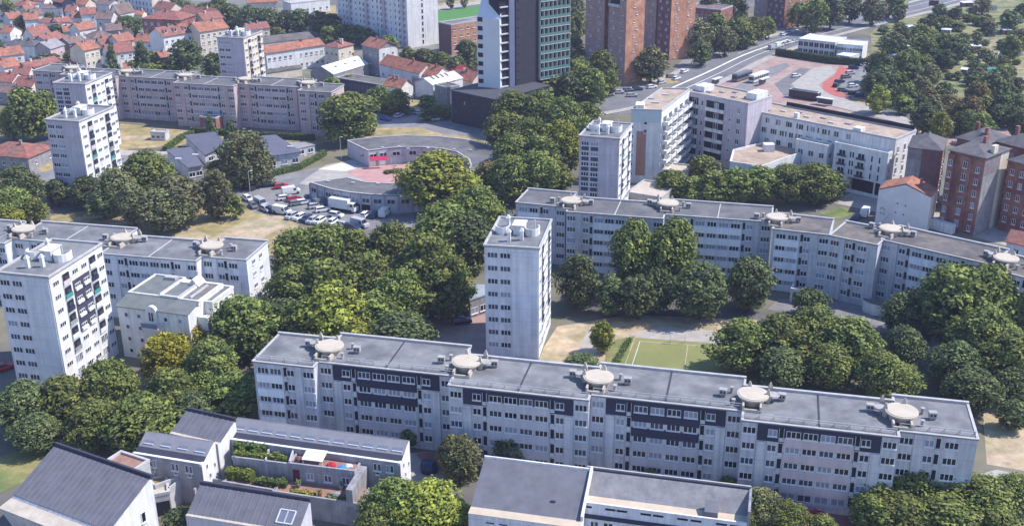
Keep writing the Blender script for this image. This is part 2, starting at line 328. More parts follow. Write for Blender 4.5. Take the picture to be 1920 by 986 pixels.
sheet('bus_lane', [(1452, 158), (1500, 128), (1520, 130), (1482, 160), (1500, 178), (1470, 180)], ROADM, 0.075)
sheet('bus_platform', [(1484, 158), (1528, 128), (1556, 124), (1568, 136), (1535, 160), (1548, 176), (1700, 222), (1720, 240), (1560, 200), (1500, 182)], PAVE, 0.18)
sheet('red_path', [(1574, 124), (1597, 130), (1580, 145), (1562, 158), (1566, 170), (1596, 183), (1570, 183), (1543, 168), (1543, 156), (1566, 140)], REDP, 0.09)
sheet('car_park', [(1600, 130), (1625, 120), (1660, 140), (1700, 170), (1720, 215), (1660, 200), (1600, 180), (1575, 165), (1580, 150)], ASPH, 0.08)
sheet('verge', [(1596, 182), (1680, 196), (1690, 206), (1640, 206), (1600, 194)], DRY, 0.1)
sheet('lawn', [(1445, 100), (1500, 88), (1630, 100), (1632, 118), (1560, 114)], LAWN, 0.08)
sheet('pavement', [(1700, 230), (1780, 225), (1920, 215), (1920, 260), (1760, 275)], PINKP, 0.055)
sheet('allotment_ground', [(1640, 180), (1632, 60), (1720, 20), (1830, -20), (2050, -20), (2050, 240), (1800, 230)], mat('allotment_soil', (0.25, 0.225, 0.11), var=0.4, scale=0.25, rgb2=(0.12, 0.15, 0.05)), 0.03)
for p in ([(1800, 90), (1880, 70), (1890, 110), (1860, 125), (1800, 128)], [(1895, 115), (1935, 110), (1935, 150), (1900, 148)], [(1770, 45), (1850, 40), (1850, 48), (1775, 52)]):
    sheet('vegetable_plot', p, mat('vegetable_soil', (0.30, 0.25, 0.15), var=0.4, scale=0.35, rgb2=(0.20, 0.22, 0.09)), 0.06)
sheet('side_street', [(1290, 150), (1250, 150), (1285, 105), (1330, 85), (1500, 45), (1560, 28), (1580, 34), (1480, 70), (1340, 120)], ASPH, 0.04)
pitch = sheet('football_pitch', [(790, 30), (800, 26), (960, 2), (960, 30), (812, 82), (800, 75)], PITCHG, 0.07)
sheet('running_path', [(790, 24), (905, 8), (905, 2), (790, 16)], PAVE, 0.09)
sheet('lawn', [(520, 26), (630, 10), (630, 30), (580, 24)], DRY, 0.05); sheet('lawn', [(790, 12), (930, -8), (930, 2), (790, 20)], DRY, 0.08)
# ------------------------------------------------------------------ long slab blocks
FULL = [('st', .052), ('pil', .105, .165), ('w2', .205), ('log', .262), ('strip', .285, .725), ('log', .748), ('w2', .80), ('pil', .835, .895), ('st', .948)]
LEFT = [('strip', .05, .47), ('log', .525), ('w2', .61), ('pil', .68, .80), ('st', .905)]
RIGHT = [('st', .12), ('pil', .215, .33), ('w2', .41), ('log', .52), ('w3', .69)]
KINDS = {'full': FULL, 'left': LEFT, 'right': RIGHT}
PAV = {}
def pavilion(fr, x, y, z, k=0, r=2.45):
    """round stair head on the roof: drum, flat disc cap, chimneys, buttress fins"""
    if 'drum' not in PAV:
        PAV['drum'] = MB().cyl(0, 0, 1.75, 0, 1.15, 20).box(-1.5, -1.2, -3.4, -1.2, 0, 1.0).box(1.1, 1.4, -3.4, -1.2, 0, 1.0).box(-1.5, 1.4, -3.5, -3.25, 0, 0.5).mesh('stair_head', [BEIGE])
        PAV['cap'] = MB().cyl(0, 0, 2.45, 1.15, 1.42, 28, r2=2.45).cyl(0, 0, 2.2, 1.42, 1.5, 28).mesh('cap', [mat('beige_disc', (0.50, 0.44, 0.36), var=0.1, scale=0.6)])
        PAV['ch'] = MB().box(-.35, .35, -.25, .25, 0, 1.5).hexa([(-.35, -.25, 1.5), (.35, -.25, 1.5), (.35, .25, 1.5), (-.35, .25, 1.5)], [(-.1, -.08, 2.3), (.1, -.08, 2.3), (.1, .08, 2.3), (-.1, .08, 2.3)]).mesh('chimney', [BEIGE])
        PAV['half'] = MB().hexa([(math.cos(t) * 1.2, math.sin(t) * 1.0, 1.0) for t in [i * math.pi / 4 for i in range(8)]], [(math.cos(t) * 1.1, math.sin(t) * .9, 1.2) for t in [i * math.pi / 4 for i in range(8)]]).box(-.15, .15, -.15, .15, 0, 1.0).mesh('canopy', [VENTM])
        PAV['vent'] = MB().box(-.55, .55, -.4, .4, .35, 1.15, 0).box(-.6, .6, -.45, .45, 1.15, 1.25, 0).box(-.45, .45, -.3, .3, 0, .35, 1).box(-.4, -.1, -.41, -.4, .6, .95, 2).box(.1, .4, -.41, -.4, .6, .95, 2).mesh('roof_vent', [VENTM, STONE, SHADEBLACK])
        PAV['pipe'] = MB().cyl(0, 0, .3, 0, .9, 10, r2=.2).cyl(0, 0, .34, .9, 1.05, 10).mesh('roof_vent', [VENTM])
    o = fr.put('stair_head', PAV['drum'], x, y, z); link('cap', PAV['cap'], o)
    s = 1 if k % 2 else -1
    for dx, dy in ((s * 2.3, .2), (-s * .6, 2.3), (s * 2.6, 2.6)): link('chimney', PAV['ch'], o, (dx, dy, 0), rnd.uniform(-.2, .2))
    link('canopy', PAV['half'], o, (s * 2.9, .9, 0))
    for dx, dy, n in ((-s * 4.6, .9, 'vent'), (-s * 3.3, 2.2, 'pipe'), (s * 4.4, 1.4, 'vent'), (-s * 2.9, -1.6, 'pipe')):
        fr.put('roof_vent', PAV[n], x + dx, y + dy, z, rnd.uniform(-.15, .15))
def roof_deck(fr, x0, x1, y0, y1, z, felt, rim=0.35, rail=False, hi=0.3):
    fr.put('roof', MB().box(x0 - .12, x1 + .12, y0 - .25, y1 + .15, z - .12, z + .04).mesh('roof', [felt]))
    b = MB(); b.box(x0 - .15, x1 + .15, y1 - .3, y1 + .2, z + .04, z + hi + .15); b.box(x0 - .15, x0 + .25, y0 - .28, y1 - .3, z + .04, z + .18); b.box(x1 - .25, x1 + .15, y0 - .28, y1 - .3, z + .04, z + .18); b.box(x0 + .25, x1 - .25, y0 - .28, y0 + .05, z + .04, z + .16)
    fr.put('parapet', b.mesh('parapet', [RIM]))
    if rail:
        b = MB(); n = max(2, int((x1 - x0) / 2.2))
        for i in range(n + 1):
            x = x0 + .3 + (x1 - x0 - .6) * i / n; b.box(x - .04, x + .04, y0 + .75, y0 + .83, z + .04, z + .85); b.bar((x, y0 + .8, z + .8), (x, y0 + 1.5, z + .05), .03)
        b.box(x0 + .3, x1 - .3, y0 + .76, y0 + .82, z + .8, z + .88); b.box(x0 + .3, x1 - .3, y0 + .76, y0 + .82, z + .42, z + .48)
        fr.put('guard_rail', b.mesh('guard_rail', [METAL]))
def slab_segment(fr, W, D, z, kind, wall, spandrel, near=False, navy=None, ground=None, felt=FELT, rows=5, lf=2.7, joint=True, endwin=False, backrow=False):
    """one stair section of a slab block; navy: rows whose spandrel is dark"""
    sf = Fr(fr.rt, fr.x, fr.y, fr.a, W, D, z)
    sf.put('wall', MB().box(0, W, 0, D, 0, z - .12).mesh('wall', [wall]))
    roof_deck(sf, 0, W, 0, D, z, felt, rail=near)
    if joint and W > 16: sf.put('roof_joint', MB().box(W * .5 - .12, W * .5 + .12, .1, D - .35, z + .04, z + .14).mesh('roof_joint', [ZINCD if near else RIM]))
    zc = [z - 1.55 - lf * k for k in range(rows)]
    for it in KINDS[kind]:
        if it[0] in ('st', 'w2', 'w3'):
            n, w = (3, 1.95) if it[0] in ('st', 'w3') else (2, 1.35)
            for k, q in enumerate(zc):
                if it[0] == 'st' and k == rows - 1 and rnd.random() < .3: continue
                window(sf, 'f', it[1] * W, q - .55, w, 1.15, n, near=near, out=.1 if navy and k == 0 and it[0] == 'w2' else 0)
        elif it[0] == 'pil':
            sf.put('pilaster', MB().box(it[1] * W, it[2] * W, -.28, 0, .3, z - (.13 if not navy else 3.2)).mesh('pilaster', [wall]))
        elif it[0] == 'log':
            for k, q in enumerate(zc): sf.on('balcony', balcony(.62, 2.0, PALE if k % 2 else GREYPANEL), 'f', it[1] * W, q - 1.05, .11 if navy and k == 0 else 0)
        else:
            x0, x1 = it[1] * W, it[2] * W; n = max(2, round((x1 - x0) / 2.35)); sw = (x1 - x0) / n
            for k, q in enumerate(zc):
                last = k == rows - 1
                top = q - .62; bot = (q - lf + .52) if not last else (0.2 if ground is None else 1.0)
                if bot < top - .2:
                    m = spandrel[k % len(spandrel)] if not (navy and k + 1 in navy) else NAVY
                    plate(sf, 'spandrel', 'f', x0 - .1, x1 + .1, bot, top, m, .22)
                for i in range(n):
                    if last and ground: window(sf, 'f', x0 + sw * (i + .5), q - .9, sw * .82, 1.5, 2, near=near, g=rnd.choice((1, 2, 2)), sill=False)
                    else: window(sf, 'f', x0 + sw * (i + .5), q - .55, round(min(2.1, sw * .88), 2), 1.15, 3, near=near, out=.1 if navy and k == 0 else 0)
    if navy:
        its = KINDS[kind]; x0 = its[1][1] * W if kind == 'full' else 0; x1 = its[-2][2] * W if kind == 'full' else W
        plate(sf, 'cladding', 'f', x0, x1, z - .85, z - .14, NAVY, .1); zb = z - 1.55 - .62
        s0 = next(i for i in its if i[0] == 'strip')
        for a, b in ((x0, s0[1] * W - .1), (s0[2] * W + .1, x1)): plate(sf, 'cladding', 'f', a, b, zb - .9, z - .855, NAVY, .09)
        plate(sf, 'cladding', 'f', s0[1] * W - .1, s0[2] * W + .1, zb, z - .855, NAVY, .085)
    if endwin:
        for k, q in enumerate(zc):
            for u in (.3, .62): window(sf, 'r', u * D, q - .5, 1.5, 1.0, 3)
    return sf
def slab(name, label, segs, z, D, ang, wall, pav, group, **kw):
    P = [(G(*s[0], z), G(*s[1], z)) for s in segs]; o = P[0][0]; ca, sa = math.cos(ang), math.sin(ang)
    loc = lambda p: ((p - o).x * ca + (p - o).y * sa, -(p - o).x * sa + (p - o).y * ca)
    rt = root(name, label, 'apartment block', (o.x, o.y, 0), ang, group); fr = Fr(rt, 0, 0, 0, 0, D, z)
    xs = []
    for i, (a, b) in enumerate(P):
        la, lb = loc(a), loc(b); xs.append([la[0], lb[0], (la[1] + lb[1]) / 2])
    for i in range(len(xs) - 1): m = (xs[i][1] + xs[i + 1][0]) / 2; xs[i][1] = xs[i + 1][0] = m
    for (x0, x1, y), s in zip(xs, segs):
        k = dict(kw); k.update(s[3] if len(s) > 3 else {})
        slab_segment(Fr(rt, x0, y, 0), x1 - x0, D, z, s[2], wall, **k)
    for k, i in enumerate(pav):
        x = xs[i][1]; y = (xs[i][2] + xs[i + 1][2]) / 2; pavilion(fr, x + .35 * (1 if k % 2 else -1) + 1.0, y + 4.6, z + .04, k)
    return fr
ZN = 14.6
slab('apartment_slab', 'long five-storey slab in front of the sports court, with navy cladding and five roof discs', [
    ((474, 677), (593, 689), 'left', dict(spandrel=[WPANEL])),
    ((593, 677), (845, 705), 'full', dict(navy=(1, 2))),
    ((847, 721.5), (1105, 751), 'full', dict(navy=(9,), spandrel=[GREYPANEL])),
    ((1105.7, 740), (1391.5, 770), 'full', dict(navy=(1, 2))),
    ((1393, 786.5), (1684, 819.6), 'full', dict(navy=(9,), spandrel=[PINKPANEL], ground=True)),
    ((1686.5, 807.6), (1834, 823), 'right', dict())],
    ZN, 10.6, math.radians(-13.3), PALE, [0, 1, 2, 3, 4], 'five-storey slab blocks with round roof stair heads', near=True, spandrel=[GREYPANEL])
# the slab across the court bends, so its sections have frames of their own
def bent_slab():
    z, D = 14.6, 10.0; segs = [((967, 379.5), (1060, 388.6), 'left'), ((1062, 397), (1244, 410), 'full'), ((1246, 402), (1447, 419), 'full'), ((1449, 429), (1556, 441), 'left'), ((1556, 441), (1642, 458.5), 'right'), ((1652, 449), (1862, 497), 'full'), ((1866, 506), (1975, 534), 'left')]
    o = G(*segs[0][0], z); rt = root('apartment_slab', 'pale bending slab block behind the court trees, with sun-bleached roof discs', 'apartment block', (o.x, o.y, 0), 0, 'five-storey slab blocks with round roof stair heads')
    fr0 = None
    for i, (A, B, kd) in enumerate(segs):
        a, b = G(*A, z), G(*B, z); d = b - a; ang = math.atan2(d.y, d.x)
        if i in (1, 2): ang = math.radians(-13.8)
        f = Fr(rt, a.x - o.x, a.y - o.y, ang)
        slab_segment(f, d.length + (.0 if i != 4 else .5), D, z - (.02 if i == 4 else 0), kd, PALE, spandrel=[WPANEL], felt=FELTD if i < 3 else FELTW, joint=i < 3)
        if i in (1, 2, 3, 5, 6): pavilion(f, .3, 4.4, z + .04, i)
    # white entrance porch and low curved porch at the foot of the bend
    p = G(1480, 566); q = Fr(rt, p.x - o.x, p.y - o.y, math.radians(-20))
    q.put('porch', MB().box(0, 5.5, 0, .4, 2.6, 3.3).box(0, .5, .0, .4, 0, 2.6).box(5, 5.5, 0, .4, 0, 2.6).box(0, .4, .4, 3, 2.7, 3.2).box(2.6, 3.0, 0, .4, 2.2, 2.6).mesh('porch', [WHITE]))
    p = G(1618, 590); q = Fr(rt, p.x - o.x, p.y - o.y, math.radians(-30))
    arc = [(math.cos(t) * 4 + 3, -math.sin(t) * 2.6 + 3.0) for t in [math.pi * i / 8 for i in range(9)]]
    q.put('porch', MB().prism(list(reversed(arc)), 0, 2.6, 0, 1).mesh('porch', [WHITE, FELTD]))
bent_slab()
slab('apartment_slab', 'blue-white slab block behind the left tower with four roof discs', [
    ((-120, 440), (-15, 449), 'full'), ((-13, 456), (17, 457), 'right'), ((18, 447), (196, 462), 'full'), ((200, 476.5), (372, 490), 'full'), ((375, 481), (462, 487.5), 'right', dict(endwin=True))],
    14.6, 10.6, math.radians(-12.4), PANEL, [1, 2, 3], 'five-storey slab blocks with round roof stair heads', spandrel=[PANEL], felt=FELT)
slab('apartment_slab', 'pinkish slab block behind the nursery school lawn', [
    ((62, 132.5), (118, 136.5), 'left'), ((119, 140), (219, 147), 'full'), ((220.5, 142.7), (331, 150), 'full'), ((333, 155.6), (442, 163), 'full'), ((444, 156.4), (562, 165.5), 'full'), ((564, 170.5), (621, 174), 'right')],
    15.0, 10.4, math.radians(-14.9), PINK, [0, 1, 2, 3, 4], 'five-storey slab blocks with round roof stair heads', spandrel=[PINKPANEL, PINK], felt=FELTD, ground=True)
# ------------------------------------------------------------------ point towers
def roof_gear(fr, W, D, z, m=WHITE):
    """lift box, two curved screen walls, chimneys and a mast on a tower roof"""
    fr.put('lift_housing', MB().box(W * .42, W * .62, D * .42, D * .60, z, z + 1.9).box(W * .40, W * .64, D * .40, D * .62, z + 1.9, z + 2.1).mesh('lift_housing', [m]))
    for cx, cy, s in ((W * .2, D * .52, 1), (W * .76, D * .5, -1)):
        b = MB(); pts = [(cx + 1.5 * math.cos(t), cy + 1.9 * math.sin(t)) for t in [math.pi + math.pi * 1.25 * i / 9 for i in range(10)]]
        for i in range(9):
            p, q = Vector(pts[i]), Vector(pts[i + 1]); n = Vector((-(q - p).y, (q - p).x)).normalized() * .18
            b.prism([p, q, q + n, p + n], z, z + 1.5)
        fr.put('screen_wall', b.mesh('screen_wall', [m]))
    ch = MB().box(-.32, .32, -.32, .32, 0, 1.9).hexa([(-.45, -.45, 1.9), (.45, -.45, 1.9), (.45, .45, 1.9), (-.45, .45, 1.9)], [(-.12, -.12, 2.5), (.12, -.12, 2.5), (.12, .12, 2.5), (-.12, .12, 2.5)]).mesh('chimney', [m])
    for x, y in ((W * .40, D * .2), (W * .62, D * .26), (W * .25, D * .7)): fr.put('chimney', ch, x, y, z)
    fr.put('mast', MB().cyl(0, 0, .14, 0, 3.2, 8).mesh('mast', [METAL]), W * .82, D * .45, z)
def tower(label, A, B, z, D, front, side, dark=False, near=False, spandrels=False, group='nine-storey point towers', rows=8, lf=2.7, felt=FELT):
    f = building('apartment_tower', label, 'apartment tower', A, B, z, D, group); W = f.W
    f.put('wall', MB().box(0, W, 0, D, 0, z - .1).mesh('wall', [front]))
    plate(f, 'blank_panel', 'f', W * .5, W * .985, .4, z - .9, front, .14)
    plate(f, 'sunlit_side_panel', 'r', 0.0, D, .2, z - .11, side, .06)  # sun-facing side gets a brighter colour that stands in for sunlight
    f.put('roof', MB().box(-.1, W + .2, -.15, D + .1, z - .1, z + .05).mesh('roof', [felt]))
    f.put('parapet', MB().box(-.2, W + .3, -.25, .15, z + .05, z + .4).box(-.2, W + .3, D - .2, D + .2, z + .05, z + .4).box(-.2, .2, .15, D - .2, z + .05, z + .4).box(W - .1, W + .3, .15, D - .2, z + .05, z + .4).mesh('parapet', [RIM]))
    roof_gear(f, W, D, z + .05, WHITE)
    for k in range(rows):
        q = z - 1.75 - lf * k
        for u in (.15, .385): window(f, 'f', u * W, q - .5, 2.0, 1.1, 3, near=near)
        if spandrels:
            for u in (.15, .385): plate(f, 'spandrel', 'f', u * W - .95, u * W + .95, q - 1.75, q - .65, PURPLE, .05)
        for u, n in ((.10, 3), (.45, 3), (.615, 3), (.93, 3)):
            if dark and u in (.45, .615) and 1 <= k <= 4: continue
            window(f, 'r', u * D, q - .45, 1.7, .95, n, out=.06, sill=False, g=0 if rnd.random() < .75 else 1)
        for u in (.275, .775):
            if k < 6: f.on('balcony', balcony(2.1, 2.1, rnd.choice((WHITE, STONE, TEAL, PINKPANEL, WHITE, WHITE)) if rnd.random() < .8 else NAVY), 'r', u * D, q - 1.3, .06)
            else:
                window(f, 'r', u * D - .55, q - .9, .95, 1.6, 2, out=.06, sill=False); window(f, 'r', u * D + .55, q - .9, .95, 1.6, 2, out=.06, sill=False)
    if dark:
        plate(f, 'cladding', 'r', D * .375, D * .69, z - 1.75 - lf * 4 - 1.0, z - 1.75 - lf * .55, PURPLE, .16)
        for k in range(1, 5):
            q = z - 1.75 - lf * k
            for u in (.45, .615):
                plate(f, 'window_box', 'r', u * D - .95, u * D + .95, q - .9, q - .35, WHITE, .5); window(f, 'r', u * D, q - .35, 1.7, .75, 3, out=.17, sill=False, g=0)
    return f
tower('pale tower with the dark violet panel on its sunny side', (-8, 512), (90.4, 521.3), 23.4, 16.8, PANEL, WHITE, dark=True, near=True)
tower('pale tower standing alone beside the sports court', (908, 461.5), (1010.2, 467.6), 23.3, 15.8, PANEL, WHITE, near=True)
tower('pale tower nearest the dry lawn on the left, in front of its twin', (84.8, 225.5), (147.5, 229.5), 23.2, 16.5, LILAC, WHITE)
tower('pale twin tower half hidden behind the tower by the dry lawn', (99.3, 157), (158.9, 159.4), 23.2, 15.6, LILAC, WHITE, spandrels=True)
tower('tower with dark window bands directly behind the bending slab', (1086.4, 256), (1161.4, 262), 23.2, 14.8, LILAC, WHITE, spandrels=True)
tower('pinkish cream tower rising behind the pink slab', (406.5, 71.2), (456, 73.5), 23.2, 15.0, LILAC, CREAM)
# ------------------------------------------------------------------ other large buildings
def grid(f, side, n, rows, z0, lf, w, h, np, u0=0.0, u1=None, out=0.0, skip=0.0, frm=None, sill=True, g=None):
    L = f.W if side in 'fb' else f.D; u1 = L if u1 is None else u1
    for k in range(rows):
        for i in range(n):
            if skip and rnd.random() < skip: continue
            window(f, side, u0 + (u1 - u0) * (i + .5) / n, z0 + lf * k, w, h, np, out=out, frm=frm, sill=sill, g=g)
def flat_roof(f, z, felt, rim=RIM, h=.4, t=.35, x0=0, x1=None, y0=0, y1=None):
    x1 = f.W if x1 is None else x1; y1 = f.D if y1 is None else y1
    f.put('roof', MB().box(x0 + .02, x1 - .02, y0 + .02, y1 - .02, z - .08, z + .03).mesh('roof', [felt]))
    f.put('parapet', MB().box(x0 - .08, x1 + .08, y0 - .08, y0 + t, z - .1, z + h).box(x0 - .08, x1 + .08, y1 - t, y1 + .08, z - .1, z + h).box(x0 - .08, x0 + t, y0 + t, y1 - t, z - .1, z + h).box(x1 - t, x1 + .08, y0 + t, y1 - t, z - .1, z + h).mesh('parapet', [rim]))
def walls(f, m, z, x0=0, x1=None, y0=0, y1=None, z0=0, name='wall'):
    return f.put(name, MB().box(x0, f.W if x1 is None else x1, y0, f.D if y1 is None else y1, z0, z - .1).mesh(name, [m]))
def block(name, label, cat, A, B, z, D, wall, felt, group=None, front=None, right=None, **kw):
    f = building(name, label, cat, A, B, z, D, group); walls(f, wall, z); flat_roof(f, z, felt, **kw)
    for s, gsp in (('f', front), ('r', right)):
        if gsp: grid(f, s, *gsp)
    return f
def skylight(f, x, y, z, w=1.2, d=.8, m=None): f.put('skylight', MB().box(-w / 2, w / 2, -d / 2, d / 2, 0, .35).mesh('skylight', [m or RIM]), x, y, z)
# white terraced block E and its tall neighbour
f = building('apartment_block', 'white block with stacked sunny terraces behind the tower with dark bands', 'apartment block', (1184, 207), (1241, 209), 21.5, 27); W = f.W
SH = .27; q4 = lambda e, s=SH: [(-e, -e), (W + e, -e), (W + 27 * s + e, 27 + e), (27 * s - e, 27 + e)]
f.put('wall', MB().prism(q4(0), 0, 21.4).mesh('wall', [WHITE])); f.put('roof', MB().prism(q4(-.35), 21.402, 21.55).mesh('roof', [TAN]))
pb = MB()
for i in range(4):
    p, q = Vector(q4(.05)[i]), Vector(q4(.05)[(i + 1) % 4]); n_ = Vector((-(q - p).y, (q - p).x)).normalized() * .35; pb.prism([p, q, q + n_, p + n_], 21.401, 21.95 + .003 * i)
f.put('parapet', pb.mesh('parapet', [RIM])); fe = Fr(f.rt, W, 0, math.atan2(27, 27 * SH), 27.9, 5, 21.5)
plate(f, 'sloped_top', 'f', .1, W - .1, 18.2, 21.3, mat('pale_green_cladding', (0.50, 0.56, 0.58), var=0.08), .2)
plate(f, 'terracotta_panel', 'f', W * .2, W * .52, 2.5, 15.5, mat('terracotta_render', (0.42, 0.22, 0.17), var=0.12, streak=0.1), .12)
for k in range(7): window(f, 'f', .5, 2.5 + k * 2.75, .5, .9, 1)
for k in (5, 6): window(f, 'f', W * .48, 2.5 + k * 2.5, .9, 1.1, 1)
terr = MB().box(0, 4.6, -1.7, 0, -.15, 0).box(0, 4.6, -1.7, -1.6, 0, .95).box(0, .12, -1.6, 0, 0, .9).box(4.48, 4.6, -1.6, 0, 0, .9).mesh('terrace', [WHITE])
for k in range(7):
    for i in range(5):
        u = .8 + i * 5.3; fe.on('terrace', terr, 'f', u, .6 + 2.8 * k, .0); window(fe, 'f', u + 2.3, .75 + 2.8 * k, 3.0, 1.9, 3, sill=False, g=0)
for i in range(4): skylight(f, 2 + (i % 2) * 3.0 + i * 1.3, 4 + i * 5, 21.55, 2.2, 1.0)
f.put('stair_head', MB().box(1.0, 3.4, 1, 5, 21.55, 22.8).mesh('stair_head', [WHITE]))
f2 = block('apartment_block', 'tall lilac-white block with dark recessed balconies beside the avenue', 'apartment block', (1289, 173), (1403, 196), 20.6, 12.5, LILAC, TAN)
W = f2.W
for k in range(6):
    q = 1.6 + 3.1 * k
    for u0, u1 in ((.4, 4.2), (7.2, 13.6)):
        plate(f2, 'balcony_shade', 'f', u0, u1, q + .2, q + 2.3, SHADEBLACK, .03); plate(f2, 'balcony_front', 'f', u0 - .1, u1 + .1, q - .75, q + .25, WHITE, .55)  # flat dark plate paints the shade behind the balcony front
        if k > 0: window(f2, 'f', (u0 + u1) / 2 + .5, q + .3, 1.6, 1.7, 2, out=.05, sill=False)
    window(f2, 'f', 5.7, q + .3, .7, 1.6, 1); window(f2, 'f', 15.8, q + .5, .6, .8, 1, sill=False); window(f2, 'f', 18.8, q + .2, 1.3, 1.6, 2)
f2.put('stair_head', MB().box(.2, 4.0, 3, 8, 20.6, 22.3).mesh('stair_head', [PANEL])); f2.put('stair_head', MB().box(W - 4.2, W - .6, 5, 11, 20.6, 22.6).mesh('stair_head', [WHITE]))
for i in range(5): skylight(f2, 5 + i * 3, 4 + (i % 3) * 2.5, 20.63, 1.6, 1.0, STONE)
f3 = building('apartment_block', 'long white stepped block with roof terraces beside the bus station', 'apartment block', (1404, 208), (1680, 263), 16.5, 12.0, None)
W, D = f3.W, f3.D
walls(f3, WHITE, 16.5); flat_roof(f3, 16.5, TAN)
grid(f3, 'f', 9, 1, 14.0, 3, 1.5, 1.6, 2, 1.0, W - 12, sill=False); grid(f3, 'f', 9, 1, 11.0, 3, 1.5, 1.6, 2, 1.0, W - 18); grid(f3, 'f', 6, 3, 2.0, 3, 1.5, 1.6, 2, 1.0, W - 22)
for i in range(8): window(f3, 'f', 2.9 + i * 3.4, 14.0, .6, 1.7, 1, sill=False, g=0); window(f3, 'f', 2.9 + i * 3.4, 11.0, .6, 1.7, 1, sill=False, g=0)
grid(f3, 'r', 3, 4, 3.5, 3.0, 1.2, 1.8, 2)
# forward lower wing with the roof terrace and the wide dark opening
x0, x1, y0 = 30.3, W - .3, -2.9
walls(f3, WHITE, 12.6, x0, x1, y0, -.01, 4.4, 'wing'); f3.put('wing_base', MB().box(x0, x0 + 5.0, y0, -.01, 0, 4.4).box(x1 - 1.2, x1, y0, -.01, 0, 4.4).box(x0 + 5.0, x1 - 1.2, y0, y0 + .4, 0, .9).mesh('wing_base', [WHITE])); plate(f3, 'opening_shade', 'f', x0 + 5.0, x1 - 1.2, 0.02, 4.35, SHADEBLACK, .04); f3.put('pillar', MB().box(x1 - 3.2, x1 - 2.8, y0 + .1, y0 + .5, .9, 4.4).mesh('pillar', [WHITE]))  # dark plate on the back wall paints the shade inside the opening
flat_roof(f3, 12.6, TAN, WHITE, .9, .3, x0, x1, y0, -.02)
wing = Fr(f3.rt, x0, y0, 0, x1 - x0, 2.8, 12.6)
for k in range(3):
    for u in (.16, .52): window(wing, 'f', u * wing.W, 5.0 + 2.5 * k, 2.0, 1.7, 2, g=0); wing.on('balcony_rail', MB().box(-1.3, 1.3, -.5, -.44, -.1, .55).box(-1.3, 1.3, -.44, 0, -.12, -.02).mesh('balcony_rail', [PURPLE]), 'f', u * wing.W, 5.0 + 2.5 * k)
    for u in (.32, .37, .72, .86): window(wing, 'f', u * wing.W, 5.0 + 2.5 * k, .6, 1.7, 1, g=0)
    for u in (1.4,): window(wing, 'r', u, 5.0 + 2.5 * k, .7, 1.6, 1, g=0)
walls(f3, WHITE, 11.6, 18.5, 28.5, -3.4, -.01, 0, 'wing'); flat_roof(f3, 11.6, TAN, WHITE, .6, .3, 18.5, 28.5, -3.4, -.02); wing2 = Fr(f3.rt, 18.5, -3.4, 0, 10, 3.3, 11.6); grid(wing2, 'f', 3, 3, 1.8, 3.1, 1.6, 1.6, 2); grid(wing2, 'r', 1, 3, 1.8, 3.1, 1.6, 1.6, 2, g=0)
f3.put('stair_head', MB().box(W - 13, W - 10.6, .4, 3.0, 16.5, 17.6).box(W * .3, W * .3 + 1.2, 2, 3.2, 16.5, 18).mesh('stair_head', [WHITE]))
f3.put('roof_screen', MB().box(W * .12, W - .5, D - .2, D + .05, 16.9, 18.0).mesh('roof_screen', [SHADEBLACK]))
for i in range(7): skylight(f3, 4 + i * 4.2, 4 + (i * 37 % 5), 16.53, 1.8, 1.1, RIM if i % 2 else STONE)
# low white block with tan roof
zg = 8.0; P = [G(*p, zg) for p in ((1368, 306), (1428, 315), (1531, 279), (1470, 265), (1440, 268), (1374, 284))]; o = P[0]
rt = root('low_block', 'low white block with a tan terrace roof behind the plane trees', 'apartment block', (o.x, o.y, 0)); poly = [(p.x - o.x, p.y - o.y) for p in P]
fg = Fr(rt); fg.put('wall', MB().prism(poly, 0, zg).mesh('wall', [WHITE])); cx = sum(p[0] for p in poly) / 6; cy = sum(p[1] for p in poly) / 6
fg.put('roof', MB().prism([(cx + (x - cx) * .95, cy + (y - cy) * .95) for x, y in poly], zg + .002, zg + .05).mesh('roof', [TAN]))
b = MB()
for i in range(6):
    p, q = Vector(poly[i]), Vector(poly[(i + 1) % 6]); n = Vector((-(q - p).y, (q - p).x)).normalized() * .3; b.prism([p, q, q + n, p + n], zg + .001, zg + .6 + .004 * i)
fg.put('parapet', b.mesh('parapet', [WHITE])); fg.put('stair_head', MB().box(cx - .5, cx + 2.5, cy, cy + 2.5, zg + .05, zg + 2.2).mesh('stair_head', [WHITE]))
d = Vector(poly[2]) - Vector(poly[1]); sfr = Fr(rt, poly[1][0], poly[1][1], math.atan2(d.y, d.x), d.length, 5, zg); grid(sfr, 'f', 6, 2, 1.6, 3, 1.1, 1.2, 2)
d = Vector(poly[1]) - Vector(poly[0]); sfr = Fr(rt, poly[0][0], poly[0][1], math.atan2(d.y, d.x), d.length, 5, zg); grid(sfr, 'f', 3, 2, 1.6, 3, 1.1, 1.2, 2)
# brick apartment houses on the right
def hip(f, z, h, m, x0=0, x1=None, y0=0, y1=None, o=.5):
    x1 = f.W if x1 is None else x1; y1 = f.D if y1 is None else y1; x0 -= o; x1 += o; y0 -= o; y1 += o; W, D = x1 - x0, y1 - y0; r = min(W, D) / 2
    lo = [(x0, y0), (x1, y0), (x1, y1), (x0, y1)]
    a, c = ((x0 + r, y0 + D / 2), (x1 - r, y0 + D / 2)) if W >= D else ((x0 + W / 2, y0 + r), (x0 + W / 2, y1 - r))
    b = MB(); b.prism(lo, z - .15, z); A = (*a, z + h); Cc = (*c, z + h); L = [(*p, z + .002) for p in lo]
    if W >= D: b.face([L[0], L[1], Cc, A]); b.face([L[1], L[2], Cc]); b.face([L[2], L[3], A, Cc]); b.face([L[3], L[0], A])
    else: b.face([L[0], L[1], A]); b.face([L[1], L[2], Cc, A]); b.face([L[2], L[3], Cc]); b.face([L[3], L[0], A, Cc])
    return f.put('roof', b.mesh('roof', [m]))
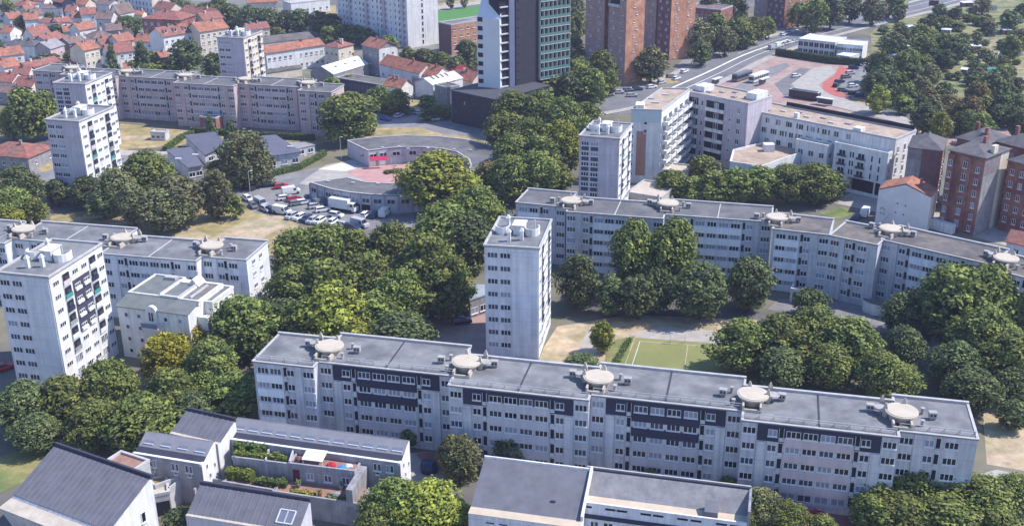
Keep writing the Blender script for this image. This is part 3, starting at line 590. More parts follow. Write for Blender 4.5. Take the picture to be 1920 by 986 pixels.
f = building('brick_apartment_house', 'tall dark red brick house with plaster side wall, right of the white gable', 'apartment house', (1782, 281), (1848, 296), 20.5, 12); W = f.W
walls(f, BRICK, 20.5); hip(f, 20.5, 1.6, SLATE)
plate(f, 'plaster_wall', 'r', 0, 7.8, .1, 15.5, STONE, .12); plate(f, 'plaster_wall', 'r', 0, 7.8, 15.52, 20.0, mat('grey_brick', (0.22, 0.19, 0.20), var=0.25), .1); plate(f, 'plaster_side', 'r', 7.82, 12, .1, 20.0, CREAM, .12)
f.put('brick_bay', MB().box(W * .02, W * .2, -.9, 0, 0, 19.8).box(W * .34, W * .66, -.4, 0, 0, 19.8).mesh('brick_bay', [BRICK]))
for k in range(6):
    q = 1.6 + 3.05 * k; window(f, 'f', W * .5, q, 1.1, 1.7, 2, out=.4, frm=SILL); window(f, 'f', W * .84, q - .6, .95, 1.5, 2); window(f, 'f', W * .11, q, .9, 1.5, 2, out=.9)
f.put('chimney', MB().box(W * .5, W * .58, 7, 8.4, 21, 23.6).mesh('chimney', [BRICK])); f.put('chimney', MB().box(W * .9, W, 4, 6, 20.6, 22.6).mesh('chimney', [CREAM]))
f.put('shed', MB().box(-1, W * .55, -3.0, -1.2, 0, 2.4).mesh('shed', [PANEL])); 
f = building('brick_apartment_house', 'brown brick house with patchy blank wall next to the white stepped block', 'apartment house', (1703, 276), (1768, 283), 17.5, 12); W = f.W
walls(f, DBRICK, 17.5); plate(f, 'plaster_wall', 'f', 0, W * .42, 0.1, 14.5, STONE, .12); plate(f, 'plaster_wall', 'f', 0, W * .42, 14.55, 17.2, mat('grey_brick', (0.22, 0.19, 0.20), var=0.25), .1); hip(f, 17.5, 2.4, SLATE, o=.25); plate(f, 'orange_quoin', 'r', 0, 3, .1, 17.2, OBRICK, .08)
grid(f, 'r', 2, 4, 3, 3.2, .9, 1.5, 2, .6, 6, out=.08)
for k in range(4): f.on('balcony', balcony(1.6, 1.9, WHITE), 'r', 7.5, 2.6 + 3.2 * k)
for A, B, lab in (((1795, 258), (1850, 270), 'red brick house with grey hipped roof behind the plaster-sided house'), ((1866, 264), (1960, 288), 'long red brick house with grey roof at the right edge'), ((1893, 300), (1965, 318), 'red brick house cut off by the right edge, sunlit end wall')):
    f = building('brick_apartment_house', lab, 'apartment house', A, B, 18.5, 11); walls(f, BRICK, 18.5); hip(f, 18.5, 2.4, SLATE)
    grid(f, 'f', 4, 5, 2.5, 3.1, 1.0, 1.5, 2); grid(f, 'r', 2, 5, 2.5, 3.1, 1.0, 1.5, 2)
    f.put('chimney', MB().box(2, 2.9, 5, 6, 19, 22.2).box(f.W * .7, f.W * .7 + .8, 3, 4, 19, 21.8).mesh('chimney', [BRICK]))
# ------------------------------------------------------------------ small houses
def house(label, A, B, D, ze, zr, wall, roof, ridge='x', hipped=False, wins=(3, 1), name='house', cat='house', chim=1, desc=None, phrase=None, group=None, side=None, ov=.45, skip=.1, dormer=0, sidewins=1):
    f = building(name, label or '', cat, A, B, ze, D, group); W = f.W; D = f.D
    b = MB().box(0, W, 0, D, 0, ze - .15)
    if not hipped:
        if ridge == 'x':
            for x in (0, W): b.hexa([(x + (.25 if x == 0 else -.25), 0, ze - .15), (x + (.25 if x == 0 else -.25), D, ze - .15), (x + (.25 if x == 0 else -.25), D / 2, zr - .2)], [(x, 0, ze - .15), (x, D, ze - .15), (x, D / 2, zr - .2)])
        else:
            for y in (0, D): b.hexa([(0, y, ze - .15), (W, y, ze - .15), (W / 2, y, zr - .2)], [(0, y + (.25 if y == 0 else -.25), ze - .15), (W, y + (.25 if y == 0 else -.25), ze - .15), (W / 2, y + (.25 if y == 0 else -.25), zr - .2)])
    f.put('wall', b.mesh('wall', [wall]))
    if side: plate(f, 'side_wall', 'r', 0, D, 0.05, ze - .2, side, .06)
    if hipped: rf_ = hip(f, ze, zr - ze, roof, o=ov)
    else:
        t = .18; b = MB(); o = ov; s = (zr - ze) / ((D if ridge == 'x' else W) / 2); zo = ze - o * s
        if ridge == 'x':
            for y0, y1 in ((-o, D / 2), (D + o, D / 2)): b.hexa([(-o, y0, zo), (W + o, y0, zo), (W + o, y1, zr), (-o, y1, zr)], [(-o, y0, zo + t), (W + o, y0, zo + t), (W + o, y1, zr + t), (-o, y1, zr + t)])
        else:
            for x0, x1 in ((-o, W / 2), (W + o, W / 2)): b.hexa([(x0, -o, zo), (x0, D + o, zo), (x1, D + o, zr), (x1, -o, zr)], [(x0, -o, zo + t), (x0, D + o, zo + t), (x1, D + o, zr + t), (x1, -o, zr + t)])
        rf_ = f.put('roof', b.mesh('roof', [roof]))
    for i in range(chim):
        x = W * rnd.uniform(.2, .8); f.put('chimney', MB().box(x, x + .7, D * .4, D * .4 + .6, ze, zr + .9).box(x - .06, x + .76, D * .4 - .06, D * .4 + .66, zr + .9, zr + 1.0).mesh('chimney', [rnd.choice((BRICK, STONE, CREAM))]), parent=rf_)
    for i in range(dormer):
        x = W * (i + .5) / dormer; q = ze + (zr - ze) * .3; f.put('dormer', MB().box(x - .6, x + .6, D * .12, D * .35, q, q + 1.3, 0).box(x - .7, x + .7, D * .1, D * .38, q + 1.3, q + 1.42, 1).box(x - .4, x + .4, D * .12 - .03, D * .12, q + .25, q + 1.1, 2).mesh('dormer', [wall, roof, GLASS[0]]), parent=rf_)
    n, r = wins; h = ze / (r + .15)
    if n: grid(f, 'f', n, r, h * .35 if r > 1 else ze * .35, h * .98, min(1.1, W / n * .5), 1.25, 2, skip=skip)
    if sidewins: grid(f, 'r', max(1, int(D / 4.5)), r, h * .35 if r > 1 else ze * .35, h * .98, .9, 1.2, 2, skip=.3, out=.061 if side else 0)
    if desc: later(f.rt, desc, phrase, A[0], cat, group)
    return f
house('white gabled house with graffiti on its blank wall beside the brick house', (1648, 355), (1746, 370), 7.5, 9.6, 12.0, SMOOTH, TILE, 'y', wins=(0, 1), side=CREAM, sidewins=1, ov=.08)
hs = bpy.data.objects['house']
for dx, dz in ((5.0, 6.4), (7.0, 6.1), (4.8, 4.0), (6.8, 3.7)): link('window', win(.5, .5, 1, 0, False), hs, (dx, 0, dz))
for k, (x, z, e) in enumerate(((.8, 4.6, .5), (1.3, 4.9, .4), (1.7, 4.4, .5), (.9, 3.4, .4), (1.6, 3.3, .5))):
    link('graffiti', MB().bar((x, -.015, z), (x + e, -.015, z + .35), .05).bar((x + e, -.015, z + .35), (x + e * .4, -.015, z - .3), .05).bar((x + e * .4, -.015, z - .3), (x + e * 1.2, -.015, z - .1), .05).mesh('graffiti', [STONE]), hs)
gb = MB()
for i in range(7): gb.bar((1.8 + i * .25, -.015, .6 + i * .45), (2.05 + i * .25, -.015, 1.05 + i * .45), .04)
link('graffiti', gb.mesh('graffiti', [STONE]), hs)
f = house('dark walled house with orange roof at the right edge below the brick houses', (1893, 350), (1960, 358), 8, 9.0, 11.2, DBRICK, TILE, 'x', wins=(2, 2))
house('low house with a red roof in the right edge corner of the yard', (1888, 452), (1970, 470), 7, 4.2, 6.0, PANEL, TILER, 'x', wins=(2, 1))
f = house('low hall with wide dull red roof at the left edge below the towers', (-40, 288), (52, 296), 13, 4.5, 7.0, STONE, TILER, 'x', True, wins=(5, 1), name='hall', cat='hall')
R1, R2, R3, R4, R5 = 'behind the pink slab', 'in the second house row', 'in the third house row', 'near the top edge', 'by the warehouse lane'
HG = 'red-roofed houses of the old quarter'
# A, B eave pixels, depth, eave, ridge, wall, roof, ridge dir, hip, wins, description, row
HL = [
 ((-25, 128), (20, 126), 9, 5, 7.5, WHITE, TILER, 'x', 0, (2, 1), 'white house with worn red roof', R1), ((22, 141), (52, 141), 8, 4.5, 7, CREAM, TILER, 'x', 0, (2, 1), 'small cream house with red roof', R1),
 ((8, 128), (38, 122), 9, 5.5, 8, WHITE, TILE, 'x', 0, (2, 1), 'white house with orange-red roof', R1),
 ((-20, 152), (22, 154), 9, 5, 7.5, WHITE, TILER, 'x', 0, (2, 1), 'low white house with red roof', R1), ((24, 160), (58, 163), 8, 4.5, 7, CREAM, TILER, 'x', 0, (2, 1), 'cream house with dull roof', R1), ((-10, 172), (30, 176), 8, 4.5, 6.5, STONE, TILEB, 'x', 0, (2, 1), 'grey house with brown roof', R1),
 ((66, 64), (88, 62), 8, 5, 7.5, WHITE, TILER, 'x', 0, (1, 1), 'low white house with dark red roof', R2), ((120, 60), (142, 58), 8, 5, 7.2, CREAM, TILE, 'x', 0, (1, 1), 'cream house with faded orange roof', R2), ((138, 104), (156, 102), 7, 4.5, 6.5, WHITE, SLATE, 'x', 0, (1, 1), 'small white house with slate roof', R2), ((190, 84), (206, 82), 7, 4.5, 7, CREAM, TILER, 'x', 0, (1, 1), 'small cream house with red roof', R2), ((60, 28), (80, 26), 8, 5, 7.5, WHITE, TILEB, 'x', 0, (1, 1), 'white house with brown roof', R3), ((136, 34), (152, 33), 8, 5, 7.5, WHITE, TILE, 'x', 0, (1, 1), 'small white house with orange roof', R3), ((212, 46), (232, 44), 8, 5, 7.5, PALE, TILER, 'x', 0, (1, 1), 'grey house with dull red roof', R3), ((4, 22), (22, 20), 8, 5, 7.5, WHITE, TILER, 'x', 0, (1, 1), 'white house with red roof', R3), ((142, 8), (160, 9), 8, 6, 8.5, CREAM, TILE, 'x', 0, (1, 1), 'cream house with pale roof', R4), ((64, 2), (82, 3), 8, 6, 8.5, WHITE, TILER, 'x', 0, (1, 1), 'white house with red gables', R4),
 ((52, 128), (112, 115), 7, 4.5, 6.2, CREAM, TILER, 'x', 0, (3, 1), 'long low house with dull red roof', R1), ((118, 119), (160, 121), 8, 5, 7, WHITE, TILER, 'x', 1, (2, 1), 'house with dark red hipped roof', R1),
 ((158, 95), (186, 89), 9, 11, 13.5, CREAM, TILE, 'x', 0, (3, 3), 'tall cream house with balconies and orange roof', R1), ((205, 101), (251, 95), 9, 6.5, 9.5, WHITE, TILER, 'x', 0, (3, 2), 'white house with red roof', R1),
 ((233, 128), (246, 127), 5, 3.5, 5, WHITE, TILE, 'x', 0, (1, 1), 'tiny house with orange roof', R1), ((302, 108), (318, 106), 8, 6, 7.5, DBRICK, TILE, 'x', 0, (1, 1), 'narrow house with orange roof', R1),
 ((-10, 107), (44, 100), 9, 7, 9.5, WHITE, TILE, 'x', 0, (3, 2), 'white two-storey house with orange roof', R2), ((6, 84), (64, 87), 8, 6.5, 8.5, WHITE, SLATE, 'x', 1, (3, 2), 'white house with blue-grey hipped roof', R2),
 ((42, 66), (62, 68), 10, 6.5, 10, WHITE, TILER, 'y', 0, (1, 2), 'white gabled house with dark red roof', R2), ((91, 80), (124, 70), 9, 6, 8.5, PALE, TILER, 'x', 0, (2, 2), 'grey house with red roof', R2),
 ((94, 92), (120, 84), 9, 5.5, 8, PINK, STONE, 'x', 0, (2, 1), 'stone house with grey roof', R2), ((130, 82), (160, 76), 8, 5.5, 7.5, STONE, TILEB, 'x', 0, (2, 1), 'grey house with brown roof', R2),
 ((176, 72), (214, 67), 10, 6, 8.5, WHITE, TILEB, 'x', 1, (3, 1), 'white villa with brown hipped roof', R2), ((222, 79), (252, 74), 9, 6, 8.5, CREAM, TILE, 'x', 0, (2, 2), 'cream house with orange roof', R2),
 ((252, 78), (288, 79), 9, 6.5, 9, WHITE, TILE, 'x', 0, (2, 2), 'white house with bright orange roof', R2), ((306, 69), (360, 60), 11, 12, 15, WHITE, TILER, 'x', 0, (5, 3), 'long white house with dormers and red roof', R2),
 ((374, 60), (428, 52), 11, 13, 16, CREAM, TILE, 'x', 0, (5, 4), 'tall cream house with orange roof', R2),
 ((0, 61), (18, 62), 8, 4.5, 7, WHITE, TILE, 'x', 0, (1, 1), 'low white house with orange roof', R3), ((18, 36), (42, 33), 9, 6, 8.5, PALE, TILE, 'x', 0, (2, 2), 'grey house with pale orange roof', R3),
 ((46, 38), (72, 36), 9, 6, 8.5, PANEL, TILE, 'x', 0, (1, 1), 'house with bright orange roof and blue-white wall', R3), ((70, 40), (108, 48), 8, 6, 7, WHITE, TILER, 'x', 0, (1, 1), 'long white house with low red roof', R3),
 ((112, 46), (136, 42), 8, 6, 8.5, PANEL, TILER, 'x', 0, (1, 2), 'narrow house with red roof', R3), ((149, 57), (180, 52), 9, 7, 9.5, WHITE, TILE, 'x', 0, (2, 2), 'white house with large orange roof', R3),
 ((180, 36), (208, 36), 9, 8, 11, PALE, TILEB, 'x', 0, (2, 2), 'tall grey house with brown roof', R3), ((200, 58), (228, 56), 8, 6, 8.5, STONE, TILEB, 'x', 0, (1, 1), 'grey house with dark roof beside the hedge', R3),
 ((228, 64), (250, 62), 7, 4.5, 6.5, CREAM, TILEB, 'y', 0, (1, 1), 'small cream gabled house with brown roof', R3), ((266, 35), (338, 38), 14, 11, 14, BRICK, TILER, 'x', 1, (6, 3), 'big red brick house with red hipped roof', R3),
 ((336, 22), (392, 30), 10, 8.5, 11, PALE, TILER, 'x', 0, (4, 2), 'long grey house with red roof', R3), ((382, 38), (418, 33), 10, 9, 11.5, CREAM, TILER, 'x', 0, (3, 2), 'cream house with red roof', R3),
 ((22, 10), (48, 12), 9, 6, 8.5, PALE, TILER, 'x', 1, (2, 1), 'house with red hipped roof', R4), ((50, 20), (66, 18), 8, 6, 8, CREAM, TILE, 'x', 0, (1, 1), 'cream house with orange roof', R4),
 ((80, 16), (116, 16), 9, 5, 6.5, WHITE, TILEB, 'x', 0, (3, 1), 'long white house with brown roof', R4), ((98, 2), (116, 5), 8, 8, 10.5, NAVY, TILER, 'x', 0, (1, 2), 'dark house with red roof', R4),
 ((122, 22), (140, 22), 8, 7, 9.5, PANEL, TILER, 'x', 0, (1, 2), 'blue-white house with red roof', R4), ((152, 28), (180, 26), 9, 7, 9.5, WHITE, TILER, 'x', 0, (2, 2), 'white house with wide red roof', R4),
 ((205, 24), (222, 26), 10, 7, 11, WHITE, TILEB, 'y', 0, (1, 1), 'steep white gabled house with brown roof', R4), ((180, 8), (204, 10), 9, 8, 10, PALE, TILEB, 'x', 0, (2, 2), 'grey house with dark roof', R4),
 ((287, 16), (318, 20), 9, 9, 12, CREAM, TILER, 'x', 0, (2, 1), 'cream house with red roof', R4), ((250, 28), (266, 28), 7, 5, 6.5, CREAM, TILE, 'x', 0, (1, 1), 'low house with pale orange roof', R4),
 ((465, 6), (520, 3), 10, 6, 8.5, CREAM, TILE, 'x', 0, (6, 1), 'long low house with pink-orange roof', R4),
 ((466, 56), (505, 52), 9, 8, 10, CREAM, TILER, 'x', 0, (3, 2), 'cream house with red roof', R5), ((499, 100), (607, 84), 9, 9, 11, WHITE, TILE, 'x', 0, (11, 2), 'very long white terrace with orange-red roof', R5),
 ((608, 86), (634, 90), 9, 9.5, 11.5, CREAM, TILER, 'x', 1, (3, 2), 'cream house with red hipped roof', R5), ((640, 102), (664, 99), 8, 6, 8.5, CREAM, TILE, 'x', 0, (2, 1), 'low house with bright orange roof', R5),
 ((679, 84), (710, 92), 9, 12, 14.5, STONE, TILE, 'x', 0, (3, 3), 'tall grey house with white gable', R5), ((712, 120), (786, 138), 8.5, 7, 10, PANEL, TILE, 'x', 0, (6, 1), 'long house with wide orange roof', R5),
 ((788, 138), (816, 144), 8.5, 6.5, 9.5, PANEL, TILE, 'x', 0, (2, 1), 'house with bright red-orange roof', R5), ((720, 160), (752, 165), 7, 5.5, 8, WHITE, TILE, 'x', 0, (2, 1), 'small white house with orange-red roof', R5),
 ((836, 130), (862, 138), 7, 4.5, 6.5, CREAM, mat('crimson_roof', (0.36, 0.04, 0.07), var=0.15), 'x', 0, (2, 1), 'low house with crimson roof', R5), ((846, 146), (886, 152), 8, 4.5, 7, CREAM, TILER, 'x', 0, (2, 1), 'low house with pink-brown roof', R5),
]
for A, B, D, ze, zr, wl, rf, rd, hp, wn, ds, ph in HL:
    house(None, A, B, D, ze, zr, wl, rf, rd, bool(hp), wn, desc=ds, phrase=ph, group=HG, side=WHITE if wl in (STONE, WHITE, PANEL) and not hp else None, chim=rnd.choice((1, 1, 2)), dormer=3 if 'dormers' in ds else 0)
# sheds and warehouses by the lane
def shed(label, A, B, D, ze, zr, wall, roof, ridge='y', name='warehouse'): return house(label, A, B, D, ze, zr, wall, roof, ridge, wins=(0, 1), name=name, cat='warehouse', chim=0, sidewins=0, ov=.2)
f = shed('warehouse with white sheet roof behind the pink slab', (582, 134), (625, 140), 22, 5.5, 8.0, STONE, SHEET)
for y in (5, 11, 17): f.put('skylight', MB().box(f.W * .62, f.W * .74, y, y + 1.2, 7.0, 7.35).mesh('skylight', [STONE]))
f = building('garage_row', 'long dark garage row with many doors beside the white-roofed warehouse', 'garage', (630, 146), (722, 161), 4.5, 8); walls(f, PURPLE, 4.5); flat_roof(f, 4.5, FELTW, h=.2)
n = 12; dm = MB().box(-f.W / n * .38, f.W / n * .38, -.06, 0, 0, 3.2).mesh('garage_door', [mat('garage_door_paint', (0.13, 0.11, 0.14), var=0.1)])
for i in range(n): f.put('garage_door', dm, f.W * (i + .5) / n, 0, .1)
f = shed('striped white sheet shed beside the low dark building', (778, 154), (812, 161), 16, 5.5, 7.5, PANEL, SHEET)
for y in (3, 5.5, 8, 10.5): f.put('roof_stripe', MB().hexa([(f.W / 2, y, 7.5), (f.W + .2, y, 5.32), (f.W + .2, y + 1, 5.32), (f.W / 2, y + 1, 7.5)], [(f.W / 2, y, 7.72), (f.W + .2, y, 5.54), (f.W + .2, y + 1, 5.54), (f.W / 2, y + 1, 7.72)]).mesh('roof_stripe', [FELTW]))
block('warehouse', 'low grey flat-roofed store between the orange roof and the shed', 'warehouse', (772, 146), (800, 150), 5, 7, STONE, FELTD)
block('warehouse', 'grey block standing at the corner of the striped shed', 'warehouse', (815, 160), (838, 166), 6, 6, STONE, FELTD)
f = shed('dark long canopy warehouse behind the cream tower', (497, 82), (590, 72), 16, 6, 7.5, WHITE, FELTW, 'x')
f = shed('low stone wall building at the foot of the long white terrace', (500, 138), (566, 128), 5, 3.2, 4, CREAM, FELTW, 'x', 'shed')
# ------------------------------------------------------------------ towers by the top edge
def based(name, label, cat, A, B, z, D, group=None):
    f = building(name, label, cat, A, B, 0, D, group); f.z = z; return f
f = based('apartment_slab', 'white high-rise slab with sunlit end wall beside the football pitch', 'apartment block', (636, 58), (766, 92), 34, 17); W = f.W
walls(f, PANEL, 34); flat_roof(f, 34, FELT); plate(f, 'end_wall', 'r', 0, 17, .1, 33.8, WHITE, .06)  # end wall colour is brighter than the front, with sunlight put into it
for i in range(8):
    u = W * (i + .5) / 8
    if i % 2: plate(f, 'pilaster', 'f', u - .9, u + .9, .2, 33.7, LILAC, .5)
for k in range(12):
    for i in range(16):
        window(f, 'f', W * (i + .5) / 16, 1.2 + 2.75 * k, .85, 1.6 if i % 4 else 1.0, 1, g=rnd.choice((0, 0, 1)), out=.5 if (i // 2) % 2 else 0, sill=False)
    window(f, 'r', 8.3, 1.2 + 2.75 * k, .9, 1.9, 1, g=0, out=.06, sill=False)
# brick point towers made of offset shafts
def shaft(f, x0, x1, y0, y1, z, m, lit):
    sf = Fr(f.rt, *f.at(x0, y0), f.a, x1 - x0, y1 - y0, z); sf.put('shaft', MB().box(0, sf.W, 0, sf.D, 0, z).mesh('shaft', [m])); plate(sf, 'sunny_wall', 'r', 0, sf.D, .1, z - .1, lit, .06)  # orange plate on the sunny side: sunlight painted over the same brick
    n = max(1, int(sf.W / 4)); rows = int(z / 2.9)
    for k in range(rows):
        for i in range(n): window(sf, 'f', sf.W * (i + .5) / n + (.5 if k % 2 else -.5), 1.0 + 2.85 * k, 1.1, 1.0, 2, frm=SILL, g=rnd.choice((0, 1, 2)))
        m2 = max(1, int(sf.D / 6))
        for i in range(m2): window(sf, 'r', sf.D * (i + .5) / m2 + (.7 if k % 2 else -.7), 1.0 + 2.85 * k, .9, 1.0, 2, out=.06, sill=True)
    return sf
MB_ = mat('mauve_brick', (0.36, 0.245, 0.225), var=0.2, scale=0.5, streak=0.1)
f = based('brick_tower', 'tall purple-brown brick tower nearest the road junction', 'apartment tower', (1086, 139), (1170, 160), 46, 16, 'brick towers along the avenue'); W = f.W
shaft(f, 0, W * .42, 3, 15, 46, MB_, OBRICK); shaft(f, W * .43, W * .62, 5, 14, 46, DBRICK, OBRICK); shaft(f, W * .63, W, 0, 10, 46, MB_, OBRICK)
for k in (10, 11, 12, 13): plate(f, 'balcony', 'f', W * .66, W * .86, 2.9 * k + 1.6, 2.9 * k + 3.6, SHADEBLACK, .05); plate(f, 'balcony_front', 'f', W * .65, W * .87, 2.9 * k + .6, 2.9 * k + 1.6, PALE, .9)  # dark plates paint the shade above the balcony fronts
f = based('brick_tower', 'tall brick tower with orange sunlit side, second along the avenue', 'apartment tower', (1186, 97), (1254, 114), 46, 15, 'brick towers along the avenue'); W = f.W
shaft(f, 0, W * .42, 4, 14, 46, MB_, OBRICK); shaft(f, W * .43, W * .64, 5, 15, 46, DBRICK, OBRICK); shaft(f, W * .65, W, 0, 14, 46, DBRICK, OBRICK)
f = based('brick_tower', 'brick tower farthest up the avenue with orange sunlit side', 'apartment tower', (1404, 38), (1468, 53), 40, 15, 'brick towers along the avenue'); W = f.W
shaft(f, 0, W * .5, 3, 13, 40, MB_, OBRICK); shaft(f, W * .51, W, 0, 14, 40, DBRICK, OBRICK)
f = block('brick_block', 'low wide red brick block behind the trees by the avenue', 'apartment block', (1288, 14), (1352, 20), 12, 14, BRICK, TILEB, None, (8, 3, 1.5, 3.2, 1.2, 1.3, 2))
f = block('brick_block', 'small brown brick block beside the football pitch', 'apartment block', (822, 43), (845.6, 48), 13.1, 30, DBRICK, FELT, None, None, (8, 4, 1.5, 3.0, 1.6, 1.1, 2))
plate(f, 'sunlit_side', 'r', 0, 30, .1, 12.9, OBRICK, .03)  # orange stands in for sunlight on this brown brick side
f = based('apartment_block', 'distant blue-grey building with striped facade and cream end wall', 'apartment block', (236, 20), (288, 29), 20, 12); walls(f, PANEL, 20); flat_roof(f, 20, FELT); plate(f, 'end_wall', 'r', 0, 12, .1, 19.8, CREAM, .06); grid(f, 'f', 8, 6, 1.2, 3.1, 1.0, 2.0, 1, sill=False)
f = block('low_building', 'flat pale building row at the top edge behind the dry lawn', 'building', (545, 8), (618, 0), 6, 10, WHITE, RIM, None, (6, 1, 1.5, 3, 1.2, 1.2, 2))
house('house with pink-orange roof at the top edge beside the brick tower', (1496, -2), (1515, 2), 8, 6, 8, CREAM, TILER, wins=(2, 1))
# modern white and black tower on a charcoal podium
f = building('podium_building', 'charcoal low building under the white and black tower', 'building', (846, 170), (932, 188), 11.2, 27); W = f.W
walls(f, CHARCOAL, 11.2); f.put('roof', MB().box(-.3, W + .3, -.3, 27.3, 11.1, 11.4).mesh('roof', [mat('dark_slate_roof', (0.07, 0.07, 0.085), var=0.15)]))
grid(f, 'f', 5, 2, 3.5, 3.6, .8, 1.3, 1, frm=CHARCOAL, sill=False)
plate(f, 'side_facade', 'l', 0, 27, 1.5, 10.8, PALE, .08)
a = G(896.4, 163, 11.4); b2 = G(938, 167, 11.4); d = b2 - a
rt = root('modern_tower', 'slanted white and black high-rise with green glass balconies', 'high-rise tower', (a.x, a.y, 0), math.atan2(d.y, d.x)); t = Fr(rt); W = d.length; z1 = 11.4 + 23.6
SKIN = mat('white_metal_cladding', (0.60, 0.63, 0.68), var=0.05, scale=0.3, rough=0.5)
D0 = 12.0; sl_h = 17.0
b = MB().hexa([(0, 0, 0), (W, 0, 0), (W, D0, 0), (0, D0, 0)], [(0, 0, z1), (W, 0, z1), (W, D0, z1 + sl_h), (0, D0, z1 + sl_h)])
t.put('white_volume', b.mesh('white_volume', [SKIN]))
tf = Fr(rt, 0, 0, 0, W, D0, z1)
for k in range(8): window(tf, 'f', 1.2, 12.8 + k * 3.0, 1.8, 1.5, 1, g=0, frm=NAVY, sill=False)
# recessed balcony strip, blue-grey fin, black face and green balcony face
ra = math.atan2(d.y, d.x)
def loc_of(p): q = p - a; return Vector((q.x * math.cos(ra) + q.y * math.sin(ra), -q.x * math.sin(ra) + q.y * math.cos(ra)))
def wall_run(px0, px1, ang, z=11.4):
    """a wall starting at pixel px0 and running at a world angle until pixel column px1"""
    p = G(*px0, z); dr = Vector((math.cos(math.radians(ang)), math.sin(math.radians(ang)))); L = 1.0
    for _ in range(60):
        q = p + dr * L; u = (q.x / depth_at(q, z)) * F + 960
        if u >= px1: break
        L += .3
    o = loc_of(p); return Fr(rt, o.x, o.y, math.radians(ang) - ra, L, 10, z), p + dr * L
tb, e1 = wall_run((939.5, 166.5), 956, 40)
tb.put('balcony_strip', MB().box(0, tb.W, .5, 6, 0, 54).mesh('balcony_strip', [SHADEBLACK]))  # near-black body paints the shade between the balcony fronts
for k in range(14): tb.put('balcony_front', MB().box(0, tb.W, -.1, .5, 11.6 + 3 * k, 12.0 + 3 * k).mesh('balcony_front', [GREYPANEL]))
tc, e2 = wall_run((956, 163.5), 968, 20)
tc.put('fin', MB().box(0, tc.W, 0, 7, 0, 57).mesh('fin', [mat('steel_blue_cladding', (0.22, 0.25, 0.34), var=0.08)]))
tk, e3 = wall_run((968, 161), 1012, 42)
tk.put('black_volume', MB().box(0, tk.W, 0, 12, 0, 60).mesh('black_volume', [CHARCOAL]))
for k in range(14): window(tk, 'f', 1.0, 13 + 3 * k, .9, .5, 1, g=0, frm=NAVY, sill=False)
tg = Fr(rt, *loc_of(e3), math.radians(36) - ra, 13.5, 10, 60)
tg.put('glass_volume', MB().box(.02, 13.5, .3, 11, 0, 58).mesh('glass_volume', [GLASS[0]]))
gs = MB().box(0, 13.4, -1.1, .3, 0, .22, 0).box(0, 13.4, -1.1, -1.02, .22, 1.15, 1)
for i in range(8): gs.box(i * 1.9, i * 1.9 + .12, -1.0, .3, .22, 2.9, 0)
gs = gs.mesh('balcony', [mat('grey_green_metal', (0.46, 0.50, 0.49), var=0.08), mat('green_glass', (0.11, 0.21, 0.185), rough=0.2, var=0.1)])
for k in range(15): tg.put('balcony', gs, 0, 0, 11.8 + 3 * k)
# ------------------------------------------------------------------ curved shops, nursery
def arc_block(name, label, cat, pts, z, wall, felt, front, m=16, posts=True):
    P = [G(*p, z) for p in pts]; o = P[0]; q = [(p.x - o.x, p.y - o.y) for p in P]
    rt = root(name, label, cat, (o.x, o.y, 0)); fr = Fr(rt)
    fr.put('wall', MB().prism(q, 0, z - .25).mesh('wall', [wall])); cx = sum(p[0] for p in q) / len(q); cy = sum(p[1] for p in q) / len(q)
    fr.put('roof', MB().prism(q, z - .248, z).mesh('roof', [felt]))
    b = MB()
    for i in range(len(q)):
        p, r = Vector(q[i]), Vector(q[(i + 1) % len(q)]); n = Vector((-(r - p).y, (r - p).x)).normalized() * .35; b.prism([p - n * .3, r - n * .3, r + n, p + n], z + .002 + .001 * i, z + .16 + .001 * i)
    fr.put('eaves', b.mesh('eaves', [RIM]))
    for i in range(*front):
        p, r = Vector(q[i]), Vector(q[(i + 1) % len(q)]); dd = r - p; L = dd.length; n = max(1, round(L / 3.4)); sf = Fr(rt, p.x, p.y, math.atan2(dd.y, dd.x), L, 4, z)
        for k in range(n):
            u = L * (k + .5) / n; window(sf, 'f', u, z * .52, min(2.2, L / n * .7), 1.3, 2, sill=False); plate(sf, 'shop_panel', 'f', u - L / n * .4, u + L / n * .4, .3, z * .42, rnd.choice((PALE, LILAC, SHADEBLACK, PANEL)), .05)
            sf.put('post', MB().box(-.12, .12, -.35, -.1, 0, z - .26).mesh('post', [RIM]), L * k / n)
    return fr
inner = [(690, 283), (727, 278), (758, 276), (789, 276), (829, 279), (856, 285), (879, 299), (883, 311), (877, 320)]
outer = [(930, 322), (955, 300), (943, 282), (914, 271.7), (874.6, 262), (820, 256), (758, 254.6), (699.6, 258), (650.6, 264)]
fr = arc_block('shop_building', 'curved dark-roofed shop arcade with a raspberry awning around the plaza', 'shops', inner + outer, 5.2, LILAC, FELTD, (0, 8))
p = G(699, 298, 3.2) - G(690, 283, 5.2)
fr.put('awning', MB().hexa([(-.2, -1.0, 3.4), (5.0, -2.0, 3.4), (4.6, -3.2, 2.6), (-.6, -2.4, 2.6)], [(-.2, -1.0, 3.55), (5.0, -2.0, 3.55), (4.6, -3.2, 2.7), (-.6, -2.4, 2.7)]).mesh('awning', [AWN]), p.x - 1.0, p.y + 2.2, 0, math.radians(16))
sg = G(677, 291, 3.4) - G(690, 283, 5.2); fr.put('shop_sign', MB().cyl(0, 0, .6, 0, .06, 14).mesh('shop_sign', [AWN]), -2.2, 2.2, 3.0)
for x, y in ((12, 2.8), (18, 4), (26, 3.4), (4, 3.4), (31, 3), (9, 5)): skylight(fr, x, y - x * .12, 5.2, .9, .7)
f2 = arc_block('shop_building', 'curved shop building behind the white lorry, beside the car park', 'shops', [(581, 342.5), (622, 355), (656, 361), (695, 365), (745, 366.5), (800, 362), (800, 344), (737, 344.5), (685, 341.5), (649.6, 333)], 5.2, LILAC, FELTD, (0, 5))
